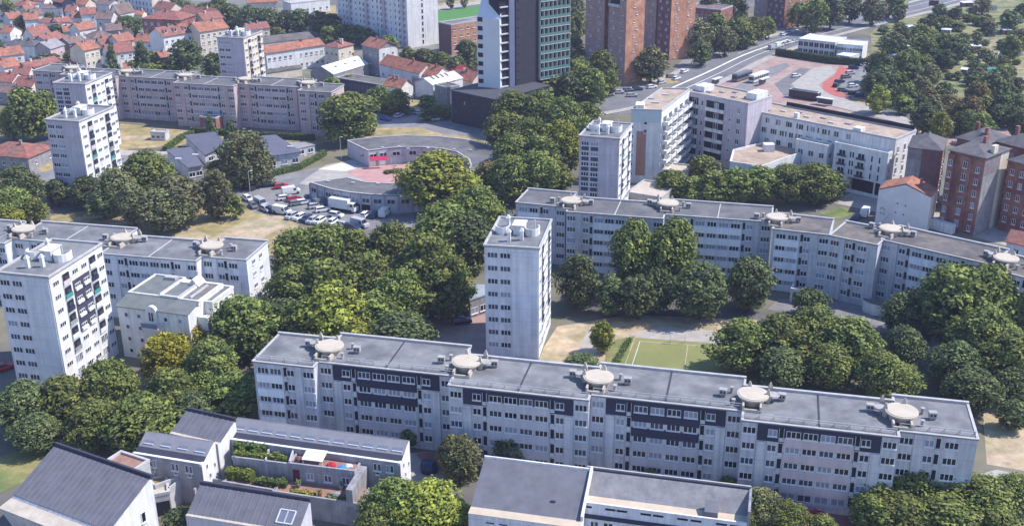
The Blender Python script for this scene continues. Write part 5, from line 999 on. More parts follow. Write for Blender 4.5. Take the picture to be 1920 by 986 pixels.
grove('in the big grove behind the near slab', 'trees of the central grove', [
 (550, 428, 105, 1.1), (603, 418, 105, 1.1), (662, 430, 95, 1.1), (545, 498, 105, 1.0), (606, 482, 115, 1.05, m), (625, 525, 130, 1.05, li), (575, 560, 105, 1.0, m), (690, 470, 105, 1.1, m), (735, 412, 105, 1.15, m), (795, 432, 125, 1.2, m),
 (835, 372, 115, 1.15, m), (893, 340, 105, 1.2, m), (880, 395, 105, 1.1, dk), (835, 470, 120, 1.1, m), (745, 500, 115, 1.05, m), (700, 545, 100, 1.0, m), (765, 512, 92, 1.0, m), (522, 560, 85, 1.0, dk), (525, 630, 85, .9, dk), (650, 590, 100, .9, li), (752, 588, 130, .72, dk), (882, 470, 55, .85, ol), (700, 600, 90, .8, m), (585, 625, 95, .8, m), (775, 470, 100, 1.1, m)])
grove('around the curved shops', 'trees by the curved shops', [(812, 281, 120, .95, li), (916, 300, 70, .95, ru), (765, 330, 60, .8, m), (870, 320, 70, .9, li), (955, 290, 90, 1.0, m), (1005, 282, 95, 1.0, m), (1040, 300, 60, 1.0, m)])
grove('in the grove left of the dark-banded tower', 'trees in front of the junction', [(962, 168, 75, 1.1), (1010, 166, 80, 1.1), (1060, 178, 80, 1.15), (1098, 190, 60, 1.1), (950, 208, 80, 1.1), (1000, 215, 95, 1.1), (1055, 222, 90, 1.1, li), (962, 248, 85, 1.0), (1012, 252, 85, 1.05), (1060, 265, 55, 1.1, dk), (1093, 232, 55, 1.1, dk)])
grove('under the white and black tower', 'trees by the modern tower', [(1026, 130, 62, 1.15), (1072, 62, 52, 1.3), (1078, 104, 68, 1.2), (1128, 92, 66, 1.2), (1105, 125, 70, 1.1), (1068, 136, 58, 1.2, dk), (1143, 128, 45, 1.1)])
grove('beside the brick towers', 'trees along the avenue', [(1222, 84, 66, 1.05, ol), (1308, 34, 56, 1.2, ol), (1345, 22, 58, 1.2), (1388, 26, 54, 1.15), (1416, 30, 44, 1.15), (1438, 30, 34, 1.2), (1316, 76, 46, 1.0, dk), (1362, 50, 48, 1.1, ol), (1398, 54, 36, 1.0), (1072, -20, 50, 1.3, ol), (1085, 20, 40, 1.3), (1330, -10, 50, 1.2, dk), (1375, -14, 50, 1.2), (1010, -10, 40, 1.2, dk), (1530, -8, 56, 1.2), (1562, -6, 48, 1.2, dk), (1500, 4, 40, 1.2), (1640, -8, 44, 1.2, ol), (1598, -12, 44, 1.2, dk), (1685, -14, 40, 1.2)])
grove('in front of the long white stepped block', 'plane trees below the stepped block', [(1263, 318, 62, .95), (1320, 288, 62, .95), (1338, 318, 70, .95), (1385, 314, 72, .95), (1432, 310, 74, .95), (1482, 308, 76, .95), (1532, 302, 80, 1.0), (1562, 318, 56, 1.0, dk), (1300, 330, 58, .9)])
grove('around the sports court', 'trees around the sports court', [(1086, 478, 78, 1.35, dk, 'tall'), (1148, 512, 66, 1.25, dk, 'tall'), (1200, 515, 72, 1.2, dk), (1192, 404, 90, 1.7, m, 'tall'), (1266, 404, 90, 1.7, m, 'tall'), (1316, 492, 96, 1.15, dk), (1410, 477, 98, 1.1, dk), (1130, 600, 48, 1.35, li, 'tall'), (1090, 664, 75, .6, dk), (1240, 500, 70, 1.3, dk)])
grove('in the big grove right of the court', 'trees of the right grove', [(1392, 598, 108, .95), (1462, 588, 108, 1.0), (1535, 570, 112, 1.0), (1602, 594, 100, 1.0), (1470, 652, 95, .85, dk), (1560, 645, 95, .9), (1655, 660, 100, .9), (1705, 545, 80, 1.1, dk), (1700, 610, 80, 1.0, dk), (1522, 540, 62, .9, dk),
 (1790, 492, 130, 1.15), (1862, 490, 130, 1.15), (1915, 520, 110, 1.1), (1850, 570, 125, 1.0), (1800, 640, 100, .95, dk), (1905, 620, 115, 1.0), (1830, 690, 95, .9, dk), (1905, 750, 60, 1.0, dk), (1690, 680, 80, .8, m), (1905, 690, 80, .9, dk)])
grove('in the bottom right corner below the near slab', 'trees below the near slab', [(1655, 878, 100, .9), (1722, 868, 115, .9), (1790, 872, 112, .9), (1850, 895, 110, .9), (1910, 890, 90, .9), (1640, 930, 95, .8), (1700, 930, 105, .8), (1780, 935, 110, .8), (1870, 950, 110, .7), (1432, 915, 78, .9, ol), (1482, 940, 75, .8, m), (1400, 950, 60, .8), (1545, 965, 60, .7, m)])
grove('between the foreground roofs', 'trees between the foreground roofs', [(738, 898, 105, .95), (800, 905, 110, .95, li), (718, 945, 90, .8), (842, 930, 80, .85, li), (862, 815, 78, 1.15, ol, 'willow'), (905, 806, 52, 1.1, dk), (955, 812, 72, 1.0, dk), (905, 940, 42, 1.0, li), (764, 803, 32, 1.3, dk, 'tall'), (1093, 860, 36, .9), (1220, 880, 44, .75, ol), (1292, 903, 42, .75, ol), (1368, 898, 50, .8, m), (340, 955, 70, .8, dk), (780, 955, 90, .7)])
grove('on the lawns left of the nursery school', 'trees on the left lawns', [(42, 160, 70, 1.5, m, 'tall'), (78, 168, 62, 1.45, m, 'tall'), (14, 200, 50, 1.2, li), (28, 308, 80, 1.1, dk), (100, 335, 50, 1.0, dk), (155, 328, 62, 1.0, dk), (210, 312, 80, 1.1, ol), (270, 278, 96, 1.05), (318, 326, 100, 1.0, ol), (240, 340, 75, 1.1, ol), (398, 312, 70, 1.4, ol, 'tall'), (436, 362, 40, 1.2), (20, 350, 75, .9), (60, 370, 60, .8, m), (190, 355, 62, .9, dk), (300, 350, 90, .95, ol), (10, 385, 60, .8, li)])
grove('by the nursery school', 'trees by the nursery school', [(457, 243, 98, 1.05, ol, 'willow'), (392, 214, 22, 2.2, dk, 'cone'), (432, 224, 28, 1.9, dk, 'cone'), (425, 265, 45, 1.0, dk), (405, 300, 50, .9, m), (645, 172, 104, .92, m), (690, 215, 40, .9, m)])
grove('in the old quarter gardens', 'garden trees of the old quarter', [(205, 82, 24, 2.3, dk, 'cone'), (264, 74, 28, 2.2, dk, 'cone'), (345, 73, 58, 1.15, dk), (398, 98, 42, 1.2, dk), (290, 96, 34, .9, li), (310, 112, 40, .8, m), (238, 28, 50, .8, dk), (104, 46, 34, .8, dk), (36, 28, 20, 1.4, dk), (12, -4, 30, 1.3, m), (80, 76, 24, 1.0, dk), (82, 100, 34, .6, dk), (280, 118, 45, .7, m), (250, 112, 30, .9, m), (68, -8, 22, 1.0, li), (5, 78, 18, 1.0, m), (190, 8, 22, 1.0, dk)])
grove('in the row along the top edge avenue', 'trees along the top edge', [(345, 0, 42, 1.0, dk), (385, 4, 46, 1.0), (428, 6, 48, 1.0, dk), (465, 10, 48, 1.0, dk), (500, 14, 46, 1.0, dk), (535, 18, 42, 1.0, ol), (560, 16, 46, 1.0, dk), (595, 20, 44, 1.0, dk), (622, 24, 40, 1.0, dk), (615, 48, 36, .9), (645, 44, 40, .9), (672, 46, 40, .9), (690, 52, 36, .9, dk), (518, 50, 26, .9), (465, 38, 24, .9), (730, 66, 34, .9, m), (330, -6, 36, 1.0, dk), (410, -8, 36, 1.0)])
grove('behind the long orange roofs', 'trees behind the orange roofs', [(765, 88, 40, 1.0, dk), (795, 90, 44, 1.0, dk), (826, 96, 42, 1.0), (855, 104, 42, 1.0, dk), (876, 72, 48, 1.2, dk), (885, 112, 34, 1.0, dk), (815, 54, 14, 1.2, dk), (812, -4, 14, 1.6, dk), (845, -6, 14, 1.6, dk), (870, -8, 14, 1.6, dk), (710, 160, 42, 1.0), (745, 166, 44, 1.0), (728, 178, 40, .9, li), (800, 178, 34, .8, m), (830, 196, 50, .5, m), (805, 205, 40, .5, dk), (655, 140, 30, .8, ol), (620, 145, 34, .8, m), (760, 198, 28, .6, dk)])
# allotment and station car park trees: nothing tells most of these apart
AL = [(1645, 60), (1668, 75), (1690, 62), (1655, 95), (1680, 100), (1705, 88), (1640, 130), (1662, 125), (1688, 128), (1712, 118), (1735, 100), (1655, 155), (1680, 158), (1706, 150), (1730, 140), (1752, 120), (1695, 180), (1720, 172), (1745, 160), (1770, 150), (1735, 190), (1760, 182), (1785, 172), (1770, 205), (1800, 190), (1825, 180), (1850, 175), (1880, 168), (1905, 175), (1815, 208), (1845, 205), (1875, 200), (1905, 200), (1885, 175), (1920, 205), (1690, 20), (1715, 30), (1745, 22), (1775, 30), (1800, 12), (1830, 25), (1855, 38), (1770, 60), (1800, 65), (1825, 60), (1745, 70), (1720, 60), (1895, 20), (1880, 2), (1915, 5), (1850, 0), (1900, 62), (1918, 80), (1912, 50), (1780, 95), (1760, 90), (1790, 120), (1880, 130), (1862, 135), (1835, 150), (1905, 140), (1700, 45), (1735, 45), (1765, 8), (1810, -8)]
for i, (x, y) in enumerate([p for j, p in enumerate(AL) if j % 4 or p[1] > 120]):
    k = rnd.choice((m, dk, dk, ol, m, dk, li if y > 120 else m, ru if 1740 < x < 1840 and y > 140 else dk)); rt = tree(x + rnd.uniform(-6, 6), y + rnd.uniform(-4, 4), rnd.uniform(26, 40) * (1 + y / 500), rnd.uniform(.85, 1.25), k); rt.name = 'tree'
    later(rt, DS[k], 'in the %s allotments' % ('upper' if y < 50 else 'middle' if y < 115 else 'lower'), x, 'tree', 'trees of the allotments')
# low shrubs: allotment plots and house gardens
def shrubs(desc, phrase, group, spots, w0, w1, kinds):
    for x, y in spots:
        k = rnd.choice(kinds); rt = tree(x, y, rnd.uniform(w0, w1), rnd.uniform(.55, .85), k); rt.name = 'shrub'; later(rt, {m: 'green ', dk: 'dark green ', li: 'yellow-green ', ol: 'olive ', ru: 'rusty '}[k] + desc, phrase, x, 'shrub', group)
SP = [(rnd.uniform(1655, 1915), rnd.uniform(2, 145)) for _ in range(110)]
SP = [p for p in SP if p[1] > 34 - (p[0] - 1640) * .22 + 14]
for nm, lo, hi in (('top', -9, 28), ('upper', 28, 52), ('middle', 52, 78), ('lower', 78, 108), ('bottom', 108, 160)):
    shrubs('garden shrub', 'in the %s allotment strip' % nm, 'shrubs in the allotments', [p for p in SP if lo <= p[1] < hi][:26], 16, 30, (m, dk, ol, m, dk))
shrubs('shrub', 'between the old houses', 'shrubs between the old houses', [(12, 92), (30, 112), (48, 96), (66, 106), (88, 66), (100, 100), (126, 96), (140, 70), (60, 52), (30, 52), (160, 110), (196, 90), (214, 58), (236, 92), (258, 60), (150, 40), (112, 30), (200, 44), (232, 14), (300, 50), (330, 92), (372, 88), (440, 66), (90, 24), (14, 24), (176, 58), (244, 44), (356, 44), (446, 44), (420, 26)], 16, 26, (m, dk, dk, ol))
# hedges: leafy boxes
def hedge(label, pts, w, h, kind=dk, z0=0.0):
    P = [G(*p, z0) for p in pts]; o = P[0]; V, Fc, T = [], [], []; r = random.Random(len(label))
    for a, b in zip(P, P[1:]):
        L = (b - a).length; d = (b - a) / L; n = Vector((-d.y, d.x))
        for i in range(int(L * (w + 2 * h) * 9)):
            q = r.uniform(0, w + 2 * h); s = r.uniform(0, L)
            if q < h: off, z, nn = -w / 2, q, Vector((-n.x, -n.y, .3))
            elif q < h + w: off, z, nn = q - h - w / 2, h, Vector((0, 0, 1))
            else: off, z, nn = w / 2, q - h - w, Vector((n.x, n.y, .3))
            p = a + d * s + n * (off + r.gauss(0, .1)) - o; p = Vector((p.x, p.y, z + r.gauss(0, .1))); nn = (nn + Vector((r.gauss(0, .5), r.gauss(0, .5), r.gauss(0, .4)))).normalized()
            t = nn.cross(Vector((r.gauss(0, 1), r.gauss(0, 1), 1))).normalized(); bb = nn.cross(t); e = r.uniform(.16, .30); k = len(V)
            V += [tuple(p - t * e), tuple(p - bb * e * .6), tuple(p + t * e), tuple(p + bb * e * .6)]; Fc.append((k, k + 1, k + 2, k + 3)); T.append(r.random() * .55)
    core = []
    for a, b in zip(P, P[1:]):
        d = (b - a).normalized(); n = Vector((-d.y, d.x)) * (w / 2 - .12); k = len(V); q = [a - n - o, b - n - o, b + n - o, a + n - o]
        V += [(p.x, p.y, 0) for p in q] + [(p.x, p.y, h - .12) for p in q]
        for f4 in ((4, 5, 6, 7), (0, 1, 5, 4), (1, 2, 6, 5), (2, 3, 7, 6), (3, 0, 4, 7)): Fc.append(tuple(k + i for i in f4)); T.append(0.0); core.append(len(Fc) - 1)
    me = bpy.data.meshes.new('hedge'); me.from_pydata(V, [], Fc); at = me.attributes.new('tint', 'FLOAT', 'FACE'); at.data.foreach_set('value', T); me.materials.append(LEAF[kind])
    tag(link('hedge', me, None, (o.x, o.y, z0)), label, 'hedge')
hedge('tall dark clipped hedge in front of the prefab offices', [(1455, 104), (1520, 114), (1560, 120), (1622, 124)], 2.2, 3.0)
hedge('dark hedge running up beside the prefab cabin', [(1622, 124), (1640, 112)], 2.0, 2.6)
hedge('clipped green hedge curving past the right school pavilion', [(500, 332), (560, 318), (600, 297), (610, 290)], 1.6, 1.6, m)
hedge('clipped hedge along the left side of the nursery school', [(310, 284), (340, 262), (362, 252)], 1.8, 1.6, m)
hedge('dark hedge behind the nursery school along the pink slab', [(358, 250), (400, 252), (470, 258), (590, 264)], 1.6, 2.0)
hedge('bushy hedge where the pink paving meets the brick houses', [(1752, 258), (1790, 250), (1835, 245)], 3.2, 3.2, m)
hedge('planted bed on the pink plaza between the curved shops', [(722, 326), (745, 322), (760, 326)], 2.2, .8, m)
hedge('climbing plants hanging over the green terrace parapet', [(440, 856), (490, 860), (538, 866)], 1.0, 1.0, li, 6.2)
hedge('shrubs growing at the back of the green terrace', [(440, 842), (500, 848)], 1.2, 1.3, m, 6.3)
hedge('bright shrubs on the low terrace under the climbing plants', [(424, 895), (455, 895), (475, 902)], 1.6, 1.6, li, 3.7)
hedge('leafy bed on the low terrace left of the red door', [(480, 905), (520, 910), (538, 912)], 1.2, 1.0, m, 3.7)
hedge('dry yellow planting in the lower terrace bed', [(545, 922), (592, 929)], .9, .5, ye, 3.7)
hedge('sparse green planting at the right end of the lower terrace', [(612, 934), (650, 938)], .9, .5, m, 3.7)
hedge('bushes on the ground between the terraces and the dark roof', [(400, 930), (440, 940), (520, 955)], 1.5, 1.2, li)
hedge('shrub strip beside the mown verge left of the court', [(1150, 690), (1180, 640)], 1.0, .9, m)
# ------------------------------------------------------------------ vehicles
TYRE = mat('tyre_rubber', (0.02, 0.02, 0.02), var=0); CGL = mat('car_glass', (0.02, 0.025, 0.035), rough=0.08, var=0, spec=0.6)
COLS = {'white': (0.70, 0.70, 0.70), 'silver': (0.42, 0.43, 0.45), 'grey': (0.16, 0.165, 0.18), 'black': (0.02, 0.02, 0.025), 'red': (0.42, 0.02, 0.03), 'blue': (0.04, 0.12, 0.38), 'navy': (0.025, 0.04, 0.10), 'teal': (0.03, 0.22, 0.24)}
CP = {k: mat('car_paint_' + k, c, rough=0.3, var=0, spec=0.5) for k, c in COLS.items()}
def taper(b, lo, hi, mi=0): b.hexa([(lo[0], lo[2], lo[4]), (lo[1], lo[2], lo[4]), (lo[1], lo[3], lo[4]), (lo[0], lo[3], lo[4])], [(hi[0], hi[2], hi[4]), (hi[1], hi[2], hi[4]), (hi[1], hi[3], hi[4]), (hi[0], hi[3], hi[4])], mi)
VEH = {}
def vehicle_parts(kind, col):
    key = (kind, col)
    if key in VEH: return VEH[key]
    b, g = MB(), MB()
    if kind == 'car':
        L, Wd = 4.2, 1.76; wx, wr = 1.3, .32
        taper(b, (-2.1, 2.1, -.84, .84, .22), (-2.12, 2.12, -.88, .88, .62)); taper(b, (-2.12, 2.12, -.88, .88, .62), (-2.0, 1.95, -.80, .80, .90)); taper(b, (-1.75, .45, -.62, .62, 1.36), (-1.45, .2, -.56, .56, 1.44))
        for x0, x1 in ((1.22, .42), (-1.98, -1.72)):
            for y in (-.72, .72): b.bar((x0, y, .88), (x1, y * .86, 1.38), .045)
        taper(g, (-1.95, 1.2, -.76, .76, .89), (-1.72, .42, -.61, .61, 1.37))
    elif kind == 'van':
        L, Wd = 5.2, 2.0; wx, wr = 1.7, .36
        taper(b, (-2.6, 2.6, -.95, .95, .3), (-2.6, 2.6, -.98, .98, 1.05)); taper(b, (-2.6, 1.75, -.98, .98, 1.05), (-2.55, 1.15, -.86, .86, 2.2)); taper(b, (1.75, 2.6, -.95, .95, 1.05), (1.7, 2.3, -.85, .85, 1.2))
        g.hexa([(1.78, -.85, 1.15), (1.78, .85, 1.15), (1.24, .78, 2.02), (1.24, -.78, 2.02)], [(1.83, -.85, 1.17), (1.83, .85, 1.17), (1.29, .78, 2.04), (1.29, -.78, 2.04)])
        for y in (-1, 1): g.box(.55, 1.3, y * .965 - .02, y * .965 + .02, 1.15, 1.75)
    elif kind == 'truck':
        L, Wd = 8.0, 2.4; wx, wr = 2.7, .48
        b.box(-4, 2.0, -1.2, 1.2, 1.0, 3.5, 0); b.box(-4, 4.0, -.5, .5, .6, .98, 0); taper(b, (2.2, 4.0, -1.15, 1.15, .5), (2.2, 3.95, -1.12, 1.12, 1.6)); taper(b, (2.2, 3.95, -1.12, 1.12, 1.6), (2.2, 3.5, -1.05, 1.05, 2.7))
        g.hexa([(3.95, -1.0, 1.7), (3.95, 1.0, 1.7), (3.57, .95, 2.55), (3.57, -.95, 2.55)], [(4.0, -1.0, 1.72), (4.0, 1.0, 1.72), (3.62, .95, 2.57), (3.62, -.95, 2.57)])
        for y in (-1, 1): g.box(2.6, 3.4, y * 1.1 - .03, y * 1.1 + .03, 1.7, 2.4)
    else:
        L, Wd = 11.5, 2.5; wx, wr = 3.6, .5
        b.box(-5.75, 5.75, -1.25, 1.25, .35, 1.15); b.box(-5.75, 5.75, -1.25, 1.25, 2.35, 3.0); b.box(-5.2, 5.2, -1.1, 1.1, 3.0, 3.15)
        for i in range(9):
            x = -5.65 + i * 1.41
            for y in (-1.2, 1.2): b.box(x - .06, x + .06, y - .05, y + .05, 1.15, 2.35)
        g.box(-5.68, 5.68, -1.18, 1.18, 1.15, 2.35)
    wheel = MB(); n = 12; wheel.hexa([(wr * math.cos(2 * math.pi * i / n), -.11, wr * math.sin(2 * math.pi * i / n)) for i in range(n)], [(wr * math.cos(2 * math.pi * i / n), .11, wr * math.sin(2 * math.pi * i / n)) for i in range(n)])
    VEH[key] = (b.mesh('body', [CP[col]]), g.mesh('windows', [CGL]), wheel.mesh('wheel', [TYRE]), wx, Wd / 2 - .12, wr); return VEH[key]
def vehicle(px, py, ang, col, kind='car', wheels=True):
    p = G(px, py); bd, gl, wh, wx, wy, wr = vehicle_parts(kind, col)
    rt = link({'car': 'parked_car', 'van': 'van', 'truck': 'lorry', 'bus': 'bus'}[kind], None, None, (p.x, p.y, .12), math.radians(ang))
    link('body', bd, rt); link('windows', gl, rt)
    if wheels:
        for sx in (-1, 1):
            for sy in (-1, 1): link('wheel', wh, rt, (sx * wx, sy * wy, wr))
    return rt
def cars(phrase, group, items):
    for x, y, a, col, *k in items:
        kind = k[0] if k else 'car'; o = vehicle(x, y, a, col, kind); later(o, '%s %s' % (col, {'car': 'car', 'van': 'van', 'truck': 'lorry', 'bus': 'bus'}[kind]), phrase, x, {'car': 'car', 'van': 'van', 'truck': 'lorry', 'bus': 'bus'}[kind], group)
cars('in the upper rows of the market car park', 'vehicles in the market car park', [(466, 356, 150, 'black'), (506, 350, 20, 'black'), (527, 353, 25, 'red'), (546, 364, 25, 'white', 'van'), (535, 375, 20, 'white'), (551, 377, 30, 'red'), (556, 385, 30, 'grey'), (569, 383, 20, 'white'), (592, 390, 30, 'silver'), (606, 385, 35, 'grey', 'van'), (605, 397, 25, 'white'), (686, 406, 70, 'white'), (702, 407, 75, 'navy'), (722, 404, 75, 'white', 'van'), (585, 374, 20, 'navy')])
cars('in the lower row of the market car park', 'vehicles in the market car park', [(465, 376, -50, 'white'), (475, 389, -60, 'grey'), (489, 386, -50, 'silver', 'van'), (498, 396, -45, 'silver'), (508, 398, -45, 'navy'), (529, 401, -25, 'white', 'van'), (547, 409, -120, 'silver'), (562, 411, -120, 'white'), (575, 414, -115, 'navy'), (586, 417, -115, 'silver'), (599, 418, -115, 'white'), (622, 421, -110, 'white'), (645, 426, -30, 'silver'), (675, 425, -35, 'silver', 'van'), (660, 430, -30, 'navy')])
o = vehicle(645, 396, -24, 'white', 'truck'); tag(o, 'white box lorry parked in front of the curved shop building', 'lorry')
o = vehicle(630, 407, -24, 'white'); tag(o, 'white car parked right beside the white box lorry', 'car')
cars('in the small car park behind the curved arcade', 'vehicles behind the arcade', [(699, 211, -40, 'black'), (720, 213, -30, 'black'), (745, 206, -35, 'white', 'van'), (748, 220, 60, 'silver'), (723, 226, -30, 'blue'), (714, 198, -30, 'white', 'truck'), (819, 226, 30, 'white'), (786, 215, -20, 'silver')])
cars('in the station car park by the red path', 'vehicles at the station car park', [(1600, 130, -15, 'navy'), (1594, 140, 20, 'silver'), (1586, 147, 20, 'grey'), (1574, 156, 25, 'navy'), (1567, 163, 60, 'black'), (1599, 164, 20, 'white'), (1624, 156, 30, 'teal'), (1640, 174, 20, 'silver'), (1630, 183, 10, 'grey'), (1653, 187, 0, 'silver'), (1671, 183, 0, 'white'), (1647, 163, 20, 'navy'), (1660, 171, 20, 'grey'), (1688, 199, -10, 'silver'), (1706, 204, -10, 'white'), (1622, 124, 30, 'white'), (1631, 119, 40, 'silver'), (1580, 172, -20, 'grey'), (1600, 178, -15, 'black'), (1614, 182, -15, 'navy'), (1820, 205, -20, 'red'), (1808, 214, -20, 'silver'), (1826, 218, -20, 'white')])
cars('along the avenue kerb', 'vehicles along the avenue', [(1449, 93, 40, 'silver', 'van'), (1460, 89, 40, 'white', 'van'), (1473, 85, 40, 'silver'), (1482, 82, 40, 'white'), (1491, 80, 40, 'silver'), (1469, 67, 40, 'white'), (1478, 64, 40, 'silver'), (1495, 58, 40, 'white'), (1508, 57, 40, 'white'), (1283, 137, 50, 'white'), (1268, 150, 50, 'white'), (1258, 146, 30, 'grey'), (1287, 85, 20, 'silver'), (1513, 36, 30, 'white'), (1530, 40, 30, 'silver'), (1545, 34, 30, 'white'), (1552, 38, 40, 'grey'), (1560, 30, 40, 'white'), (1240, 158, 40, 'silver'), (1222, 166, 30, 'white'), (1160, 176, 10, 'silver'), (1178, 172, 10, 'grey'), (1195, 170, 10, 'navy'), (1142, 180, 5, 'white'), (1185, 182, 10, 'silver')])
o = vehicle(1492, 145, 30, 'white'); tag(o, 'white car alone on the bus station lane', 'car')
o = vehicle(828, 592, 60, 'white'); tag(o, 'white car parked on the brick paving left of the court tower', 'car')
o = vehicle(812, 592, 65, 'black'); tag(o, 'dark car beside the white car left of the court tower', 'car')
o = vehicle(866, 606, 10, 'navy'); tag(o, 'dark blue car in the shade at the foot of the court tower', 'car')
o = vehicle(6, 694, 40, 'red'); tag(o, 'red car at the left edge behind the violet-panelled tower', 'car')
o = vehicle(1538, 978, 120, 'red'); tag(o, 'red car at the bottom edge beneath the near slab', 'car')
o = vehicle(1622, 404, 60, 'white', 'van'); tag(o, 'white van parked beside the white graffiti gable', 'van')
o = vehicle(1604, 412, 60, 'navy'); tag(o, 'dark car next to the white van behind the bending slab', 'car')
for x, y, a, c, l in ((1391, 150, 48, 'grey', 'dark bus waiting nearest the avenue at the bus station'), (1422, 152, 48, 'white', 'white-roofed bus beside the dark bus'), (1508, 186, -38, 'black', 'black bus with pale roof at the curved platform')):
    o = vehicle(x, y, a, c, 'bus'); tag(o, l, 'bus', 'buses at the bus station')
    if c == 'black': link('roof', MB().box(-5.7, 5.7, -1.2, 1.2, 3.0, 3.08).mesh('roof', [SHEET]), o)
for x, y, a, l in ((1344, 160, 48, 'white bus shelter by the avenue side of the station'), (1545, 198, -38, 'long glass bus shelter behind the stepped block'), (1432, 160, 48, 'small white kiosk between the buses')):
    p = G(x, y); b = MB().box(-3, 3, -.9, .9, 2.5, 2.7, 0).box(-2.9, -2.8, .7, .8, 0, 2.5, 0).box(2.8, 2.9, .7, .8, 0, 2.5, 0).box(-2.8, 2.8, .72, .76, .3, 2.4, 1); tag(link('bus_shelter', b.mesh('bus_shelter', [SHEET, GLASS[1]]), None, (p.x, p.y, .1), math.radians(a)), l, 'bus shelter')
# allotment sheds, billboards, small street furniture
for i, (x, y, w_, d_, c, l) in enumerate(((1745, 38, 7, 4, SHEET, 'long white-roofed allotment shed under the lone billboard'), (1762, 32, 4, 3, SHEET, 'white allotment shed beside the long white one'), (1805, 14, 6, 3, SHEET, 'white shed roof near the top of the allotments'), (1840, 68, 6, 3.5, TEAL, 'teal covered allotment shed'), (1712, 113, 3, 3, mat('green_tarp', (0.02, 0.36, 0.22), var=0.1), 'bright green tarpaulin hut among allotment trees'), (1700, 60, 3.5, 2.5, SHEET, 'small white shed left of the allotment path'), (1778, 80, 5, 3, SHEET, 'white shed roof in the middle of the allotments'), (1886, 92, 6, 4, SHEET, 'dark shed with white roof by the vegetable plot'), (1910, 28, 5, 3, SHEET, 'white shed at the far right of the allotments'), (1705, 84, 5, 3, STONE, 'grey shed left of the white shed roof'), (1880, 66, 4, 3, SHEET, 'small pale shed above the vegetable plot'), (1778, 104, 4, 3, STONE, 'grey shed below the middle white roof'))):
    p = G(x, y); rt = root('allotment_shed', l, 'shed', (p.x, p.y, 0), rnd.uniform(-.5, .3), 'allotment sheds'); fr = Fr(rt)
    fr.put('wall', MB().box(0, w_, 0, d_, 0, 2.1).mesh('wall', [STONE if i % 2 else DBRICK])); fr.put('roof', MB().hexa([(-.3, -.3, 2.15), (w_ + .3, -.3, 2.15), (w_ + .3, d_ + .3, 2.6), (-.3, d_ + .3, 2.6)], [(-.3, -.3, 2.27), (w_ + .3, -.3, 2.27), (w_ + .3, d_ + .3, 2.72), (-.3, d_ + .3, 2.72)]).mesh('roof', [c])); fr.put('door', MB().box(w_ * .3, w_ * .3 + .8, -.05, 0, .05, 1.9).mesh('door', [SHADEBLACK]))
for x, y in ((1728, 56), (1694, 96), (1732, 84), (1764, 64), (1816, 42), (1846, 50), (1858, 20), (1886, 40), (1822, 96), (1756, 116), (1800, 140), (1850, 140), (1900, 104), (1720, 130), (1668, 112), (1870, 112)):
    p = G(x, y); rt = link('garden_hut', None, None, (p.x, p.y, 0), rnd.uniform(-.6, .4)); a_ = rnd.uniform(2.2, 4.2); link('wall', MB().box(0, a_, 0, 2.4, 0, 2).mesh('wall', [rnd.choice((STONE, DBRICK, PALE))]), rt); link('roof', MB().hexa([(-.2, -.2, 2.02), (a_ + .2, -.2, 2.02), (a_ + .2, 2.6, 2.4), (-.2, 2.6, 2.4)], [(-.2, -.2, 2.1), (a_ + .2, -.2, 2.1), (a_ + .2, 2.6, 2.5), (-.2, 2.6, 2.5)]).mesh('roof', [rnd.choice((SHEET, SHEET, RIM, FELTW, TEAL))]), rt)
    later(rt, 'small garden hut', 'among the %s allotment plots' % ('upper' if y < 80 else 'lower'), x, 'hut', 'garden huts in the allotments')
for x, y, l in ((1657, 44, 'dark red billboard beside the avenue, nearer of the two'), (1749, 20, 'dark red billboard farther up the avenue')):
    p = G(x, y); rt = root('billboard', l, 'billboard', (p.x, p.y, 0), math.radians(-12), 'billboards along the avenue')
    link('panel', MB().box(-2.4, 2.4, -.15, .15, 2.4, 5.2).mesh('panel', [mat('maroon_panel', (0.10, 0.035, 0.05), var=0.15)]), rt); link('post', MB().box(-.15, .15, .16, .4, 0, 5).mesh('post', [STONE]), rt)
p = G(805, 882); b = MB()
for j in range(5):
    a0, a1 = math.pi / 2 * j / 5, math.pi / 2 * (j + 1) / 5; b.cyl(0, 0, 1.5 * math.cos(a0), .9 + 1.3 * math.sin(a0), .9 + 1.3 * math.sin(a1), 16, r2=max(.02, 1.5 * math.cos(a1)))
b.cyl(0, 0, 1.45, 0, .9, 16); tag(link('recycling_container', b.mesh('recycling_container', [mat('navy_plastic', (0.03, 0.045, 0.10), rough=0.35, var=0)]), None, (p.x, p.y, .04)), 'round navy recycling container in front of the near slab', 'container')
def lamp(x, y, l, h=7.5):
    p = G(x, y); rt = root('street_lamp', l, 'street lamp', (p.x, p.y, 0), rnd.uniform(0, 6), 'street lamps'); link('post', MB().cyl(0, 0, .09, 0, h, 8, r2=.05).mesh('post', [METAL]), rt); link('lamp_head', MB().box(0, 1.1, -.06, .06, h, h + .06).box(.7, 1.4, -.14, .14, h - .04, h + .1).mesh('lamp_head', [METAL]), rt)
for x, y, l in ((1352, 140, 'street lamp at the near end of the avenue'), (1430, 108, 'street lamp beside the bus station entrance'), (1512, 80, 'street lamp behind the prefab offices'), (640, 300, 'street lamp on the plaza by the curved arcade'), (470, 370, 'street lamp in the market car park')): lamp(x, y, l)
pcourt = G(1195, 640); 
gp = MB().box(-1.5, -1.42, 0, .08, 0, 2.1).box(1.42, 1.5, 0, .08, 0, 2.1).box(-1.5, 1.5, 0, .08, 2.1, 2.18).bar((-1.46, .04, 2.1), (-1.46, .9, 0), .04).bar((1.46, .04, 2.1), (1.46, .9, 0), .04)
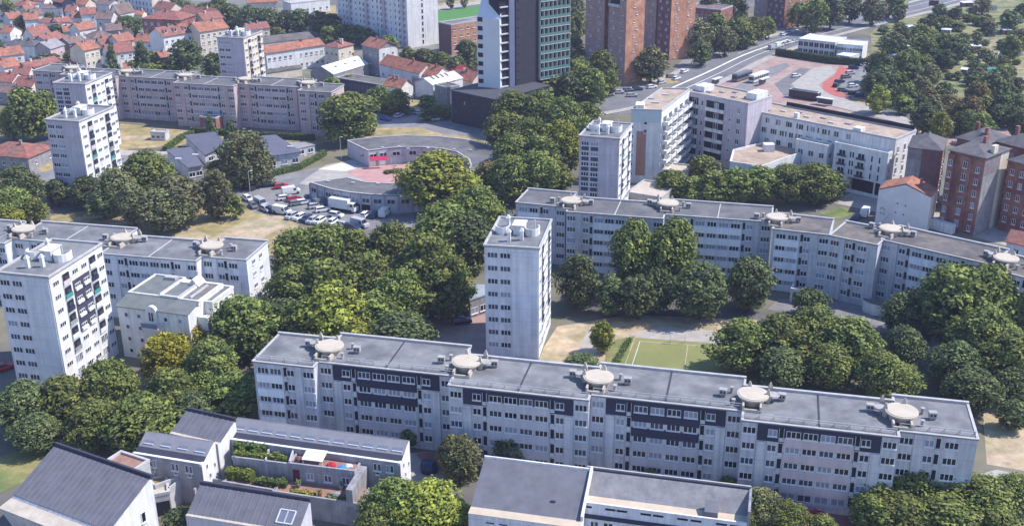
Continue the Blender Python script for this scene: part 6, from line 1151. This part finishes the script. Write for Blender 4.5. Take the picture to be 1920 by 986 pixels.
pp = G(1270, 645); tag(link('goal_frame', gp.mesh('goal_frame', [PAINT]), None, (pp.x, pp.y, .07), math.radians(-8)), 'small white goal frame at the back of the sports court', 'goal')
for x, y, l in ((522, 789, 'pale slanted entrance canopy at the left end of the near slab'), (586, 797, 'second pale entrance canopy along the near slab')):
    p = G(x, y, 3.0); b = MB().hexa([(-1.2, -1.6, 2.7), (1.2, -1.6, 2.7), (1.2, 1.6, 3.3), (-1.2, 1.6, 3.3)], [(-1.2, -1.6, 2.85), (1.2, -1.6, 2.85), (1.2, 1.6, 3.45), (-1.2, 1.6, 3.45)])
    for ux in (-1.05, 1.05): b.box(ux - .08, ux + .08, -1.4, -1.24, 0, 2.72).box(ux - .08, ux + .08, 1.3, 1.46, 0, 3.25)
    tag(link('entrance_canopy', b.mesh('entrance_canopy', [mat('off_white_canvas', (0.74, 0.73, 0.68))]), None, (p.x, p.y, 0), math.radians(-13)), l, 'canopy')
lump('rounded_cover', 'white rounded cover among the plants of the green terrace', 'cover', t3, 5.2, 1.2, 6.3, .7, .5, .7, SHEET, 5)
lump('brick_barbecue', 'brown lumpy barbecue under the left end of the awning', 'barbecue', t1, 1.0, 1.2, 6.5, .6, .5, 1.0, DBRICK, 6)
lump('garden_furniture_cover', 'grey covered furniture heap on the lower terrace', 'cover', t2, 9.5, 1.6, 3.7, 1.1, .7, .7, STONE, 7)
lump('compost_heap', 'small brown compost heap at the end of the lower terrace', 'compost', t2, 12.2, 1.4, 3.7, .8, .6, .5, SOIL, 8)
finish_labels()
# ------------------------------------------------------------------ haze in the air
hz = link('haze', MB().box(-2600, 2600, -400, 5100, -1.2, 104.5).mesh('haze', [])); hz['kind'] = 'stuff'
hm = bpy.data.materials.new('haze_air'); hm.use_nodes = True; hn = hm.node_tree; hn.nodes.remove(hn.nodes['Principled BSDF'])
pv = hn.nodes.new('ShaderNodeVolumePrincipled'); pv.inputs['Color'].default_value = (0.62, 0.67, 1.0, 1); pv.inputs['Density'].default_value = 0.00015
hn.links.new(pv.outputs[0], hn.nodes['Material Output'].inputs['Volume']); hz.data.materials.append(hm)
